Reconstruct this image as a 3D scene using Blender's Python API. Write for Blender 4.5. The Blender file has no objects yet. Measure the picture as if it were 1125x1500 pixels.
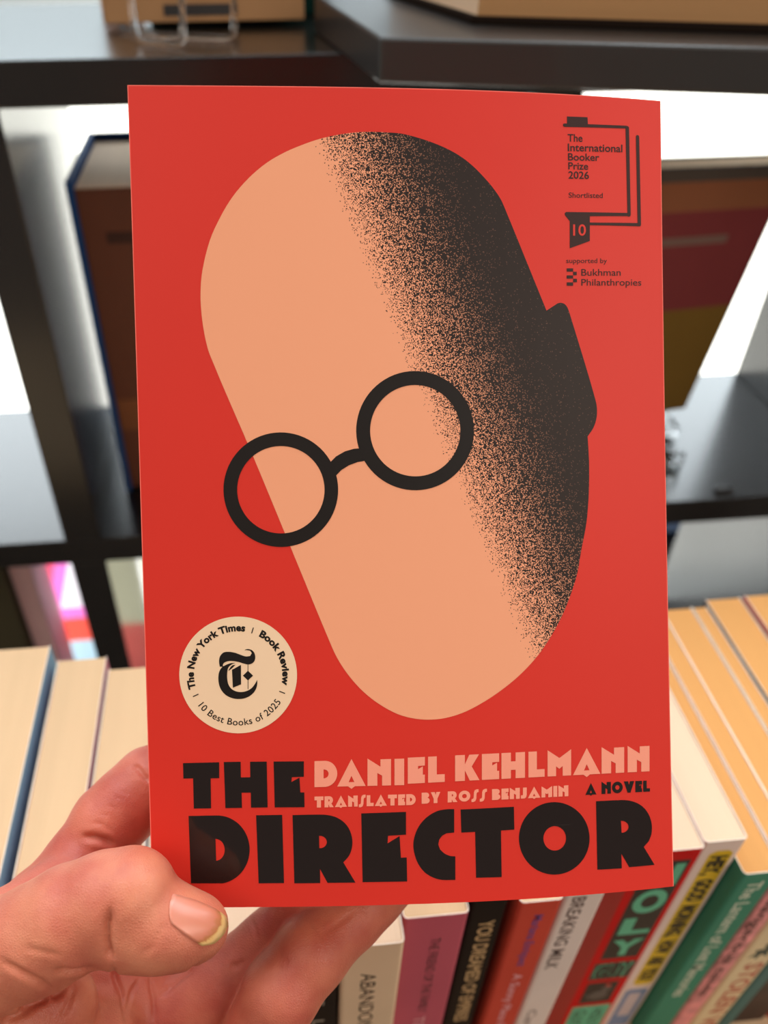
import bpy, bmesh, math, random
import numpy as np
from mathutils import Vector, Matrix, geometry
random.seed(7); np.random.seed(7)
scene = bpy.context.scene
COL = scene.collection
EYE = 1.56                       # camera height above the shop floor, metres
def wp(x, y, z): return Vector((x*.01, y*.01, z*.01 + EYE))      # centimetres about the eye point -> world metres

# ------------------------------------------------------------------ camera
cam_d = bpy.data.cameras.new('camera'); cam = bpy.data.objects.new('camera', cam_d); COL.objects.link(cam)
CAMB = [[0.9956, -0.0936, -0.0042], [-0.0627, -0.6321, -0.7723], [0.0697, 0.7692, -0.6352]]
F = 1185.769
CX = 474.696
r_, d_, f_ = [Vector(v) for v in CAMB]
mw = Matrix((r_, -d_, -f_)).transposed().to_4x4(); mw.translation = wp(0, 0, 0)
cam.matrix_world = mw
cam_d.sensor_fit = 'VERTICAL'; cam_d.sensor_height = 36.0; cam_d.sensor_width = 27.0
cam_d.lens = F*36/1500; cam_d.shift_x = (562.5 - CX)/1500
cam_d.clip_start = .01
cam_d.dof.use_dof = True; cam_d.dof.focus_distance = .209; cam_d.dof.aperture_fstop = 9.5
scene.camera = cam

# ------------------------------------------------------------------ light
scene.view_settings.view_transform = 'Standard'; scene.view_settings.look = 'None'
scene.view_settings.gamma = 1; scene.view_settings.exposure = 0; scene.view_settings.use_curve_mapping = False
world = bpy.data.worlds.new('daylight'); scene.world = world; world.use_nodes = True
nt = world.node_tree; nt.nodes.clear()
def nd(t, typ, **k):
    n = t.nodes.new(typ)
    for a, b in k.items():
        if a.startswith('i_'): n.inputs[a[2:]].default_value = b
        else: setattr(n, a, b)
    return n
tc = nd(nt, 'ShaderNodeTexCoord'); sx = nd(nt, 'ShaderNodeSeparateXYZ'); nt.links.new(tc.outputs['Generated'], sx.inputs[0])
rmp = nd(nt, 'ShaderNodeMapRange'); rmp.interpolation_type = 'SMOOTHSTEP'
nt.links.new(sx.outputs['Y'], rmp.inputs['Value']); rmp.inputs['From Min'].default_value = .0; rmp.inputs['From Max'].default_value = .45
mx = nd(nt, 'ShaderNodeMix', data_type='RGBA')
nt.links.new(rmp.outputs[0], mx.inputs['Factor'])
mx.inputs['A'].default_value = (.22, .195, .175, 1)          # the warm shop behind the photographer
# beyond the window: sunlit pavement low down, dimmer house fronts along the horizon, bright sky above
zr_ = nd(nt, 'ShaderNodeMapRange'); nt.links.new(sx.outputs['Z'], zr_.inputs['Value']); zr_.inputs['From Min'].default_value = -.5; zr_.inputs['From Max'].default_value = .5
el = nd(nt, 'ShaderNodeValToRGB'); nt.links.new(zr_.outputs[0], el.inputs[0]); ce = el.color_ramp.elements
ce[0].position = .0; ce[0].color = (.56, .56, .52, 1); ce[1].position = 1; ce[1].color = (.86, .95, 1, 1)
for p, c in ((.30, (.50, .50, .45, 1)), (.385, (.07, .077, .076, 1)), (.69, (.07, .083, .088, 1)), (.82, (.7, .8, .84, 1))):
    k = ce.new(p); k.color = c
out = nd(nt, 'ShaderNodeVectorMath', operation='SCALE'); out.inputs['Scale'].default_value = 7.5; nt.links.new(el.outputs[0], out.inputs[0])
nt.links.new(out.outputs[0], mx.inputs['B'])
bg = nd(nt, 'ShaderNodeBackground'); nt.links.new(mx.outputs['Result'], bg.inputs['Color'])
wo = nd(nt, 'ShaderNodeOutputWorld'); nt.links.new(bg.outputs[0], wo.inputs[0])
def area(name, loc, target, size, power, color):
    l = bpy.data.lights.new(name, 'AREA'); l.shape = 'RECTANGLE'; l.size, l.size_y = size; l.energy = power; l.color = color
    o = bpy.data.objects.new(name, l); COL.objects.link(o); o.location = loc
    o.rotation_euler = (Vector(target) - Vector(loc)).to_track_quat('-Z', 'Y').to_euler(); return o
area('ceiling_lamp_light', (1.3, -1.0, 2.7), (.1, .15, 1.4), (1.1, .7), 17.3, (1, .87, .74))
area('ceiling_lamp_light', (-.9, -.35, 2.75), (.0, .15, 1.4), (.9, .7), 8.2, (1, .88, .76))

# ------------------------------------------------------------------ materials
MATS = {}
def srgb(r, g, b):
    f = lambda c: (c/255/12.92 if c/255 <= .04045 else ((c/255+.055)/1.055)**2.4)
    return (f(r), f(g), f(b), 1)
def mat(name, color, rough=.5, spec=.5, noise=0, nscale=30, bump=0, bscale=200, stretch=(1,1,1), sss=0, coat=0, coat_rough=.08):
    """plain surface with a slight procedural mottling"""
    if name in MATS: return MATS[name]
    m = bpy.data.materials.new(name); m.use_nodes = True; t = m.node_tree; b = t.nodes['Principled BSDF']
    b.inputs['Roughness'].default_value = rough; b.inputs['Specular IOR Level'].default_value = spec
    b.inputs['Coat Weight'].default_value = coat; b.inputs['Coat Roughness'].default_value = coat_rough
    tcn = nd(t, 'ShaderNodeTexCoord'); mp = nd(t, 'ShaderNodeMapping'); mp.inputs['Scale'].default_value = stretch
    t.links.new(tcn.outputs['Object'], mp.inputs[0])
    n = nd(t, 'ShaderNodeTexNoise', i_Scale=nscale, i_Detail=4.0); t.links.new(mp.outputs[0], n.inputs['Vector'])
    mixn = nd(t, 'ShaderNodeMix', data_type='RGBA')
    mr = nd(t, 'ShaderNodeMapRange'); t.links.new(n.outputs['Fac'], mr.inputs[0]); mr.inputs['From Min'].default_value = .3; mr.inputs['From Max'].default_value = .7
    t.links.new(mr.outputs[0], mixn.inputs['Factor'])
    mixn.inputs['A'].default_value = tuple(c*(1-noise) for c in color[:3]) + (1,)
    mixn.inputs['B'].default_value = tuple(min(1, c*(1+noise)) for c in color[:3]) + (1,)
    t.links.new(mixn.outputs['Result'], b.inputs['Base Color'])
    if bump:
        n2 = nd(t, 'ShaderNodeTexNoise', i_Scale=bscale, i_Detail=3.0); t.links.new(mp.outputs[0], n2.inputs['Vector'])
        bp = nd(t, 'ShaderNodeBump', i_Strength=bump, i_Distance=.0004); t.links.new(n2.outputs['Fac'], bp.inputs['Height'])
        t.links.new(bp.outputs[0], b.inputs['Normal'])
    MATS[name] = m; return m
def clear_plastic(name, tint=(.97, .98, .98, 1)):
    m = bpy.data.materials.new(name); m.use_nodes = True; b = m.node_tree.nodes['Principled BSDF']
    b.inputs['Base Color'].default_value = tint; b.inputs['Roughness'].default_value = .03
    b.inputs['Transmission Weight'].default_value = 1; b.inputs['IOR'].default_value = 1.3; return m
def translucent(name, color, k=.6):
    m = bpy.data.materials.new(name); m.use_nodes = True; t = m.node_tree; b = t.nodes['Principled BSDF']
    b.inputs['Base Color'].default_value = color; b.inputs['Roughness'].default_value = .5
    tr = nd(t, 'ShaderNodeBsdfTranslucent'); tr.inputs[0].default_value = color
    ms = nd(t, 'ShaderNodeMixShader'); ms.inputs[0].default_value = k
    t.links.new(b.outputs[0], ms.inputs[1]); t.links.new(tr.outputs[0], ms.inputs[2])
    t.links.new(ms.outputs[0], t.nodes['Material Output'].inputs[0]); return m
RED = mat('red_cover', srgb(212, 46, 33), .5, .3, .03, 9)
INK = mat('black_ink', srgb(24, 17, 14), .5, .25, .05, 20)
GLOSS = mat('glossy_black_ink', srgb(30, 20, 18), .10, .5, .05, 20, .25, 60)
PEACH = mat('peach_ink', srgb(238, 160, 122), .42, .4, .02, 9)
CORAL = mat('coral_ink', srgb(244, 152, 126), .4, .4, .02, 9)
CREAM = mat('cream_ink', srgb(240, 204, 168), .4, .4, .02, 9)
WORN = mat('worn_red_edge', srgb(235, 110, 95), .6, .3, .1, 200)
BROWNINK = mat('dark_brown_ink', srgb(52, 28, 25), .5, .2, .03, 20)
PAPER = mat('page_edges', srgb(220, 184, 144), .75, .2, .05, 60, .5, 900, (1, .04, 1))
PAPERW = mat('pale_page_edges', srgb(230, 200, 170), .75, .2, .05, 60, .5, 900, (1, .04, 1))
PAPERO = mat('tan_page_edges', srgb(216, 156, 92), .75, .2, .06, 60, .5, 900, (1, .04, 1))
BLACKWOOD = mat('black_brown_lacquer', srgb(26, 22, 20), .26, .38, .15, 14, .10, 120, (1, .12, 1), coat=.6, coat_rough=.2)
BLACKBOARD = mat('black_painted_board', srgb(22, 20, 21), .5, .8, .1, 30, coat=.25)
CLEAR = clear_plastic('clear_acrylic')
def stipple():
    """flat peach ink with sprayed black dots that thicken to the right of a slanting line"""
    m = bpy.data.materials.new('stippled_ink'); m.use_nodes = True; t = m.node_tree; b = t.nodes['Principled BSDF']
    b.inputs['Roughness'].default_value = .5; b.inputs['Specular IOR Level'].default_value = .25
    uv = nd(t, 'ShaderNodeUVMap', uv_map='flat')
    (ax, ay), (bx_, by_) = SHADE
    L = math.hypot(bx_-ax, by_-ay); nx, ny = (by_-ay)/L, -(bx_-ax)/L
    dot = nd(t, 'ShaderNodeVectorMath', operation='DOT_PRODUCT'); t.links.new(uv.outputs[0], dot.inputs[0]); dot.inputs[1].default_value = (nx, ny, 0)
    sub = nd(t, 'ShaderNodeMath', operation='SUBTRACT'); t.links.new(dot.outputs['Value'], sub.inputs[0]); sub.inputs[1].default_value = nx*ax + ny*ay
    ramp = nd(t, 'ShaderNodeFloatCurve'); cv = ramp.mapping.curves[0]
    mr = nd(t, 'ShaderNodeMapRange'); t.links.new(sub.outputs[0], mr.inputs[0]); mr.inputs['From Min'].default_value = -.5; mr.inputs['From Max'].default_value = 4.5
    t.links.new(mr.outputs[0], ramp.inputs['Value'])
    pts = [(0, 0), (.05, .0), (.09, .08), (.14, .30), (.22, .54), (.34, .72), (.5, .85), (.62, .92), (.72, .97), (1, .99)]
    cv.points[0].location = pts[0]; cv.points[1].location = pts[-1]
    for p in pts[1:-1]: cv.points.new(*p)
    for p in cv.points: p.handle_type = 'VECTOR'
    ramp.mapping.update()
    sc = nd(t, 'ShaderNodeVectorMath', operation='SCALE'); sc.inputs['Scale'].default_value = 1/.021; t.links.new(uv.outputs[0], sc.inputs[0])
    ns = nd(t, 'ShaderNodeTexNoise', i_Scale=.55, i_Detail=1.0); t.links.new(sc.outputs[0], ns.inputs['Vector'])
    wob = nd(t, 'ShaderNodeVectorMath', operation='MULTIPLY_ADD'); t.links.new(ns.outputs['Color'], wob.inputs[0]); wob.inputs[1].default_value = (2.2, 2.2, 0); t.links.new(sc.outputs[0], wob.inputs[2])
    fl = nd(t, 'ShaderNodeVectorMath', operation='FLOOR'); t.links.new(wob.outputs[0], fl.inputs[0])
    wn = nd(t, 'ShaderNodeTexWhiteNoise', noise_dimensions='2D'); t.links.new(fl.outputs[0], wn.inputs['Vector'])
    lt = nd(t, 'ShaderNodeMath', operation='LESS_THAN'); t.links.new(wn.outputs['Value'], lt.inputs[0]); t.links.new(ramp.outputs[0], lt.inputs[1])
    mx = nd(t, 'ShaderNodeMix', data_type='RGBA'); t.links.new(lt.outputs[0], mx.inputs['Factor'])
    pw = nd(t, 'ShaderNodeMapRange'); pw.interpolation_type = 'SMOOTHSTEP'; t.links.new(sub.outputs[0], pw.inputs[0]); pw.inputs['From Min'].default_value = .4; pw.inputs['From Max'].default_value = 2.9
    gap = nd(t, 'ShaderNodeMix', data_type='RGBA'); t.links.new(pw.outputs[0], gap.inputs['Factor'])
    gap.inputs['A'].default_value = srgb(238, 160, 122); gap.inputs['B'].default_value = srgb(92, 62, 50)
    t.links.new(gap.outputs['Result'], mx.inputs['A']); mx.inputs['B'].default_value = srgb(38, 26, 21)
    t.links.new(mx.outputs['Result'], b.inputs['Base Color']); return m
def skin():
    m = bpy.data.materials.new('skin'); m.use_nodes = True; t = m.node_tree; b = t.nodes['Principled BSDF']
    tcn = nd(t, 'ShaderNodeTexCoord')
    n = nd(t, 'ShaderNodeTexNoise', i_Scale=75, i_Detail=4.0); t.links.new(tcn.outputs['Object'], n.inputs['Vector'])
    cr = nd(t, 'ShaderNodeValToRGB'); t.links.new(n.outputs['Fac'], cr.inputs[0])
    cr.color_ramp.elements[0].position = .33; cr.color_ramp.elements[0].color = srgb(182, 92, 72)
    cr.color_ramp.elements[1].position = .68; cr.color_ramp.elements[1].color = srgb(206, 126, 96)
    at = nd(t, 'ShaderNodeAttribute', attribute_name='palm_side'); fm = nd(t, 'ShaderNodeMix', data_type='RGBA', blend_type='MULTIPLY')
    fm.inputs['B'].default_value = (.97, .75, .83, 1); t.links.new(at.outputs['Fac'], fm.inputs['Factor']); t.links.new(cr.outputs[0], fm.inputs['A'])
    t.links.new(fm.outputs['Result'], b.inputs['Base Color'])
    b.inputs['Roughness'].default_value = .42; b.inputs['Specular IOR Level'].default_value = .4
    b.inputs['Subsurface Weight'].default_value = .15; b.inputs['Subsurface Radius'].default_value = (1, .3, .18); b.inputs['Subsurface Scale'].default_value = .003
    v = nd(t, 'ShaderNodeTexVoronoi', i_Scale=1500.0); v.feature = 'DISTANCE_TO_EDGE'; t.links.new(tcn.outputs['Object'], v.inputs['Vector'])
    n2 = nd(t, 'ShaderNodeTexNoise', i_Scale=500, i_Detail=5.0); t.links.new(tcn.outputs['Object'], n2.inputs['Vector'])
    ad = nd(t, 'ShaderNodeMath', operation='MULTIPLY_ADD'); t.links.new(v.outputs['Distance'], ad.inputs[0]); ad.inputs[1].default_value = 1.2; t.links.new(n2.outputs['Fac'], ad.inputs[2])
    bp = nd(t, 'ShaderNodeBump', i_Strength=.28, i_Distance=.0005); t.links.new(ad.outputs[0], bp.inputs['Height']); t.links.new(bp.outputs[0], b.inputs['Normal'])
    return m

# ------------------------------------------------------------------ object helpers
def link(o, parent=None):
    COL.objects.link(o)
    if parent is not None: o.parent = parent
    return o
def tag(o, label=None, cat=None, group=None, kind=None):
    if label: o['label'] = label
    if cat: o['category'] = cat
    if group: o['group'] = group
    if kind: o['kind'] = kind
    return o
def empty(name, label, cat, loc=(0, 0, 0), group=None):
    o = bpy.data.objects.new(name, None); o.location = loc; o.empty_display_size = .02
    COL.objects.link(o); return tag(o, label, cat, group)
def obj(name, verts, faces, mats, parent=None, mi=None, smooth=False):
    """one mesh object; vertices are world metres, kept relative to the parent's origin"""
    me = bpy.data.meshes.new(name)
    off = parent_origin(parent)
    me.from_pydata([tuple(Vector(v) - off) for v in verts], [], faces)
    for m in (mats if isinstance(mats, (list, tuple)) else [mats]): me.materials.append(m)
    if mi: me.polygons.foreach_set('material_index', mi)
    me.update()
    bm = bmesh.new(); bm.from_mesh(me); bmesh.ops.recalc_face_normals(bm, faces=bm.faces); bm.to_mesh(me); bm.free()
    if smooth: me.polygons.foreach_set('use_smooth', [True]*len(me.polygons))
    return link(bpy.data.objects.new(name, me), parent)
def parent_origin(p):
    v = Vector((0, 0, 0))
    while p is not None: v = v + p.location; p = p.parent
    return v
def bevel(o, w=.001, seg=2, angle=30):
    m = o.modifiers.new('bevel', 'BEVEL'); m.width = w; m.segments = seg; m.limit_method = 'ANGLE'; m.angle_limit = math.radians(angle); return o
BOXF = [(0,1,2,3), (7,6,5,4), (0,4,5,1), (1,5,6,2), (2,6,7,3), (3,7,4,0)]
def box(name, x0, x1, y0, y1, z0, z1, m, parent=None, bw=0, fn=None):
    """box in centimetres about the eye point"""
    c = [(x0,y0,z0), (x1,y0,z0), (x1,y1,z0), (x0,y1,z0), (x0,y0,z1), (x1,y0,z1), (x1,y1,z1), (x0,y1,z1)]
    o = obj(name, [(fn or wp)(*p) for p in c], BOXF, m, parent)
    if bw: bevel(o, bw)
    return o
def prism(name, foot, z0, z1, m, parent=None, bw=0):
    n = len(foot); v = [wp(x, y, z0) for x, y in foot] + [wp(x, y, z1) for x, y in foot]
    fs = [tuple(range(n))[::-1], tuple(range(n, 2*n))] + [(i, (i+1) % n, n+(i+1) % n, n+i) for i in range(n)]
    o = obj(name, v, fs, m, parent)
    if bw: bevel(o, bw)
    return o
def merge(parts):
    V, Fc, MI = [], [], []
    for v, f, k in parts:
        b = len(V); V += v; Fc += [tuple(i+b for i in q) for q in f]; MI += [k]*len(f)
    return V, Fc, MI
def boxgeo(x0, x1, y0, y1, z0, z1, fn=wp):
    c = [(x0,y0,z0), (x1,y0,z0), (x1,y1,z0), (x0,y1,z0), (x0,y0,z1), (x1,y0,z1), (x1,y1,z1), (x0,y1,z1)]
    return [fn(*p) for p in c], BOXF
def tube(name, pts, r, m, parent=None, closed=False, seg=12):
    P = [Vector(p) for p in pts]; V, Fc = [], []; n = len(P)
    for i, p in enumerate(P):
        a = P[i-1] if (i or closed) else p; b = P[(i+1) % n] if (i < n-1 or closed) else p
        t = (b-a).normalized(); u = t.orthogonal().normalized() if i == 0 else (pu - t*pu.dot(t)).normalized(); pu = u; w = t.cross(u)
        V += [p + (u*math.cos(k/seg*2*math.pi) + w*math.sin(k/seg*2*math.pi))*r for k in range(seg)]
    rng = n if closed else n-1
    for i in range(rng):
        for k in range(seg):
            j = (i+1) % n; Fc.append((i*seg+k, i*seg+(k+1) % seg, j*seg+(k+1) % seg, j*seg+k))
    if not closed: Fc += [tuple(range(seg))[::-1], tuple(range((n-1)*seg, n*seg))]
    return obj(name, V, Fc, m, parent, smooth=True)
def rounded(pts, r=.4, n=6):
    """round the inner corners of a polyline"""
    P = [Vector(p) for p in pts]; out = [P[0]]
    for a, b, c in zip(P[:-2], P[1:-1], P[2:]):
        k = min(r, (a-b).length*.45, (c-b).length*.45); s = b+(a-b).normalized()*k; e = b+(c-b).normalized()*k
        out += [(1-t)**2*s + 2*t*(1-t)*b + t*t*e for t in [i/n for i in range(n+1)]]
    return out + [P[-1]]

# flat shapes: list of (vertices2d, faces)
def poly2d(outer, hole=None):
    rings = [[Vector((x, y, 0)) for x, y in outer]] + ([[Vector((x, y, 0)) for x, y in hole]] if hole else [])
    tris = geometry.tessellate_polygon(rings)
    v = [tuple(p[:2]) for r in rings for p in r]
    return v, [tuple(t) for t in tris]
_tcache = {}
def text2d(s, bold=0.0, spacing=1.0):
    """a line of type as flat triangles, box normalised to 0..1 across, baseline 0 / cap height 1 up"""
    key = (s, bold, spacing)
    if key in _tcache: return _tcache[key]
    def mk(body):
        cu = bpy.data.curves.new('type', 'FONT'); cu.body = body; cu.offset = bold; cu.space_character = spacing; cu.resolution_u = 4
        o = bpy.data.objects.new('type', cu); me = bpy.data.meshes.new_from_object(o)
        v = [tuple(p.co[:2]) for p in me.vertices]; f = [tuple(p.vertices) for p in me.polygons]
        bpy.data.objects.remove(o); bpy.data.curves.remove(cu); bpy.data.meshes.remove(me); return v, f
    v, f = mk(s); h, _ = mk('H'); y0 = min(p[1] for p in h); y1 = max(p[1] for p in h)
    x0 = min(p[0] for p in v); x1 = max(p[0] for p in v)
    r = ([((x-x0)/(x1-x0), (y-y0)/(y1-y0)) for x, y in v], f, (x1-x0)/(y1-y0)); _tcache[key] = r; return r
def quadmap(q):
    """TL, TR, BR, BL -> map of (u right, v up)"""
    tl, tr, br, bl = [Vector((p[0], p[1])) for p in q]
    return lambda u, v: tuple((bl*(1-u)+br*u)*(1-v) + (tl*(1-u)+tr*u)*v)
def cut(v, f, step):
    """slice a flat mesh by a grid so that it can follow a curved cover"""
    bm = bmesh.new(); bv = [bm.verts.new((x, y, 0)) for x, y in v]
    for q in f:
        try: bm.faces.new([bv[i] for i in q])
        except ValueError: pass
    for ax in (0, 1):
        lo = min(p[ax] for p in v); hi = max(p[ax] for p in v); k = math.ceil(lo/step)
        while k*step < hi:
            co = [0, 0, 0]; no = [0, 0, 0]; co[ax] = k*step; no[ax] = 1
            bmesh.ops.bisect_plane(bm, geom=bm.verts[:]+bm.edges[:]+bm.faces[:], plane_co=co, plane_no=no, dist=1e-6); k += 1
    bm.verts.index_update()
    r = [tuple(p.co[:2]) for p in bm.verts], [tuple(p.index for p in q.verts) for q in bm.faces]; bm.free(); return r
def smooth2d(P, n=4, turn=32):
    """round off a traced outline: Catmull-Rom between points, corners sharper than `turn` degrees stay"""
    P = [Vector((p[0], p[1])) for p in P]; N = len(P); out = []
    def sharp(i):
        a = P[i]-P[i-1]; b = P[(i+1) % N]-P[i]
        return a.length < 1e-6 or b.length < 1e-6 or math.degrees(a.angle(b)) > turn
    sh = [sharp(i) for i in range(N)]
    for i in range(N):
        p1, p2 = P[i], P[(i+1) % N]; L = (p2-p1).length
        m1 = (p2-P[i-1]) if not sh[i] else (p2-p1)
        m2 = (P[(i+2) % N]-p1) if not sh[(i+1) % N] else (p2-p1)
        m1 = m1.normalized()*L; m2 = m2.normalized()*L
        for k in range(n):
            t = k/n; out.append(tuple((2*t**3-3*t*t+1)*p1 + (t**3-2*t*t+t)*m1 + (-2*t**3+3*t*t)*p2 + (t**3-t*t)*m2))
    return out
def ellipse(cx, cy, rx, ry, n=64, a0=0, a1=360, end=False):
    return [(cx+rx*math.cos(math.radians(a0+(a1-a0)*i/n)), cy+ry*math.sin(math.radians(a0+(a1-a0)*i/n))) for i in range(n+(1 if end else 0))]
def ring2d(cx, cy, ro, ri, n=72): return poly2d(ellipse(cx, cy, ro, ro, n), ellipse(cx, cy, ri, ri, n))

# ------------------------------------------------------------------ the setting
FLOORZ = -156
GREY = mat('grey_floor', srgb(72, 66, 60), .4, .4, .15, 6)
tag(box('floor', -220, 260, -120, 132, FLOORZ-4, FLOORZ, GREY), kind='structure')
SILL = mat('white_window_paint', srgb(226, 226, 222), .4, .4, .03, 10)
NAVY = mat('dark_navy_paint', srgb(24, 30, 42), .5, .4, .1, 10)
def window_wall():
    v, f, mi = merge([(*boxgeo(-220, 260, 132, 146, FLOORZ, -148), 0), (*boxgeo(-220, 260, 132, 146, 45, 130), 0),
                      (*boxgeo(-220, -170, 132, 146, -148, 45), 0), (*boxgeo(210, 260, 132, 146, -148, 45), 0)])
    tag(obj('wall_back', v, f, NAVY, None, mi), kind='structure')
    e = bpy.data.objects.new('window_1', None); e.location = wp(20, 139, -148); COL.objects.link(e); e['kind'] = 'structure'
    x0, x1 = -170, 210
    v, f, mi = merge([(*boxgeo(x0, x1, 135, 141, -148, -142), 0), (*boxgeo(x0, x1, 135, 141, 39, 45), 0), (*boxgeo(x0, x0+5, 135, 141, -142, 39), 0), (*boxgeo(x1-5, x1, 135, 141, -142, 39), 0),
                      (*boxgeo(3, 7, 135, 141, -142, 39), 0)])
    obj('window_frame', v, f, SILL, e, mi)
    for a, b in ((x0+5, 3), (7, x1-5)):
        box('pane', a, b, 137.6, 138.4, -142, 39, GLASS, e)
GLASS = bpy.data.materials.new('window_glass'); GLASS.use_nodes = True
_t = GLASS.node_tree; _tr = nd(_t, 'ShaderNodeBsdfTransparent'); _gl = nd(_t, 'ShaderNodeBsdfGlossy', i_Roughness=.02); _ms = nd(_t, 'ShaderNodeMixShader'); _ms.inputs[0].default_value = .06
_t.links.new(_tr.outputs[0], _ms.inputs[1]); _t.links.new(_gl.outputs[0], _ms.inputs[2]); _t.links.new(_ms.outputs[0], _t.nodes['Material Output'].inputs[0])
window_wall()
PLASTER = mat('warm_plaster', srgb(214, 204, 190), .8, .2, .04, 8)
tag(box('wall_left', -224, -220, -120, 146, FLOORZ, 130, PLASTER), kind='structure')
tag(box('wall_right', 260, 264, -120, 146, FLOORZ, 130, PLASTER), kind='structure')

# ------------------------------------------------------------------ black cube shelves
SF, SB = 53.0, 74.5
sh = empty('cube_bookshelf', 'black-brown open-backed cube bookshelf behind the held book', 'bookshelf', wp(3, 64, FLOORZ))
box('top_board', -49.7, 88.5, SF, SB, -11.8, -9.3, BLACKWOOD, sh, .0012)
for z in (-45.2, -81.1, -117.0):
    box('shelf_board', -49.7, 88.5, SF, SB, z-2.6, z, BLACKWOOD, sh, .0012)
box('base_board', -49.7, 88.5, SF, SB, FLOORZ, FLOORZ+4, BLACKWOOD, sh, .0012)
zr = [(-45.2, -11.8), (-81.1, -47.8), (-117.0, -83.7), (FLOORZ+4, -119.6)]
for x0, x1 in ((-49.7, -46.7), (-17.2, -14.2), (18.0, 21.0), (52.6, 55.6), (85.5, 88.5)):
    for a, b in zr: box('upright', x0, x1, SF, SB, a, b, BLACKWOOD, sh, .0012)

# low wooden table that carries the front row of paperbacks
tb = empty('display_table', 'low pale wooden display table carrying the front row of paperbacks', 'table', wp(5, 22, FLOORZ))
box('tabletop', -45, 60, 5, 36, -53, -49.7, mat('pale_wood', srgb(216, 186, 150), .5, .3, .1, 20, .1, 80, (.06, 1, 1)), tb, .002)
for x in (-43, 54):
    for y in (7, 30): box('leg', x, x+4, y, y+4, FLOORZ, -53, BLACKBOARD, tb, .001)

# ------------------------------------------------------------------ books standing in the front row
TABLE = -49.7
def spine_text(parent, name, s, x0, x1, yf, ztop, zbot, m, bold=0, mode='down', spacing=1.0, off=.012):
    """lettering on a spine facing the viewer; 'down' reads from top to bottom, 'up' stands upright"""
    v, f, _ = text2d(s, bold, spacing)
    if mode == 'down': P = [wp(x0 + (x1-x0)*b, yf-off, ztop - (ztop-zbot)*a) for a, b in v]
    else: P = [wp(x0 + (x1-x0)*a, yf-off, zbot + (ztop-zbot)*b) for a, b in v]
    return obj(name, P, f, m, parent)
def spine_shape(parent, name, polys, yf, m, off=.008):
    V, Fc = [], []
    for q in polys:
        v, f = poly2d(q); b = len(V); V += [wp(x, yf-off, z) for x, z in v]; Fc += [tuple(i+b for i in t) for t in f]
    return obj(name, V, Fc, m, parent)
def book(label, x0, x1, yf, yb, ztop, cover, pages, group='paperbacks standing in the front row', zb=TABLE, rnd=.18, cov=.045, cat='book', over=0.0):
    b = empty('paperback', label, cat, wp((x0+x1)/2, (yf+yb)/2, zb), group)
    # cover: a sheet folded round the spine
    t = cov; n = 5
    def arc(cx, cy, r, a0, a1): return [(cx+r*math.cos(math.radians(a0+(a1-a0)*i/n)), cy+r*math.sin(math.radians(a0+(a1-a0)*i/n))) for i in range(n+1)]
    r = rnd
    outer = [(x0, yb)] + arc(x0+r, yf+r, r, 180, 270) + arc(x1-r, yf+r, r, 270, 360) + [(x1, yb)]
    ri = max(r-t, .02); q = t+ri
    inner = [(x0+t, yb)] + arc(x0+q, yf+q, ri, 180, 270) + arc(x1-q, yf+q, ri, 270, 360) + [(x1-t, yb)]
    V = []; k = len(outer)
    for z in (zb, ztop): V += [wp(x, y, z) for x, y in outer] + [wp(x, y, z) for x, y in inner]
    Fc = []; MI = []
    for i in range(k-1):
        Fc += [(i, i+1, 2*k+i+1, 2*k+i), (k+i+1, k+i, 3*k+i, 3*k+i+1), (2*k+i, 2*k+i+1, 3*k+i+1, 3*k+i), (i+1, i, k+i, k+i+1)]; MI += [0, 1, 1, 1]
    Fc += [(0, 2*k, 3*k, k), (k-1, 2*k-1, 4*k-1, 3*k-1)]; MI += [1, 1]
    obj('cover', V, Fc, [cover, EDGE], b, MI)
    box('page_block', x0+t+.005, x1-t-.005, yf+t+.005, yb-.02-over, zb+.02, ztop-.04-over, pages, b, .0006)
    return b
EDGE = mat('cover_board_edge', srgb(244, 226, 208), .6, .3, .05, 100)
def cover(name, rgb, rough=.4): return mat('cover_'+name, srgb(*rgb), rough+.18, .05, .04, 20)
G_ = 'paperbacks standing in the front row'
# far left, tops only
book('thick cream-topped book at the far left of the front row', -15.6, -10.82, 13.4, 27.2, -29.7, cover('steel_blue', (140, 180, 204)), PAPER)
book('cream-topped paperback just right of the blue gap, front row left', -10.42, -8.12, 13.6, 26.5, -30.0, cover('rosewood', (196, 116, 132)), PAPER)
book('pale paperback beside the upper left edge of the held red book', -7.98, -5.6, 13.4, 25.8, -30.1, cover('white', (232, 226, 226)), PAPER)
book('white paperback hidden behind the hand and the red book', -5.5, -2.9, 13.0, 25.6, -30.4, cover('ivory', (230, 218, 200)), PAPERW)
book('cream paperback glimpsed between thumb tip and middle finger', -2.8, -.85, 12.6, 25.6, -30.2, cover('light_grey', (206, 204, 200)), PAPERW)
b = book('slim white-spined paperback at the lower edge left of the black spine', -.8, .15, 12.2, 25.4, -31.0, cover('offwhite', (214, 208, 198)), PAPERW)
SILVER = mat('silver_foil', srgb(150, 140, 128), .35, .5, .05, 50)
b = book('black-spined paperback with silver letters beside the ring finger', .2, 1.52, 12.2, 25.4, -30.0, cover('black', (34, 26, 22)), PAPERW)
spine_text(b, 'spine_lettering', 'TT', .52, 1.0, 12.2, -34.0, -35.1, SILVER, .01)
spine_text(b, 'spine_lettering', 'L', .52, 1.0, 12.2, -36.6, -37.2, SILVER, .01)
DARKT = mat('dark_brown_type', srgb(60, 44, 32), .5, .3, .05, 50)
b = book('beige paperback with thin black capitals on its spine, right of the fingers', 1.6, 3.9, 12.15, 25.8, -30.0, cover('beige', (232, 202, 168)), PAPERW)
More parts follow.
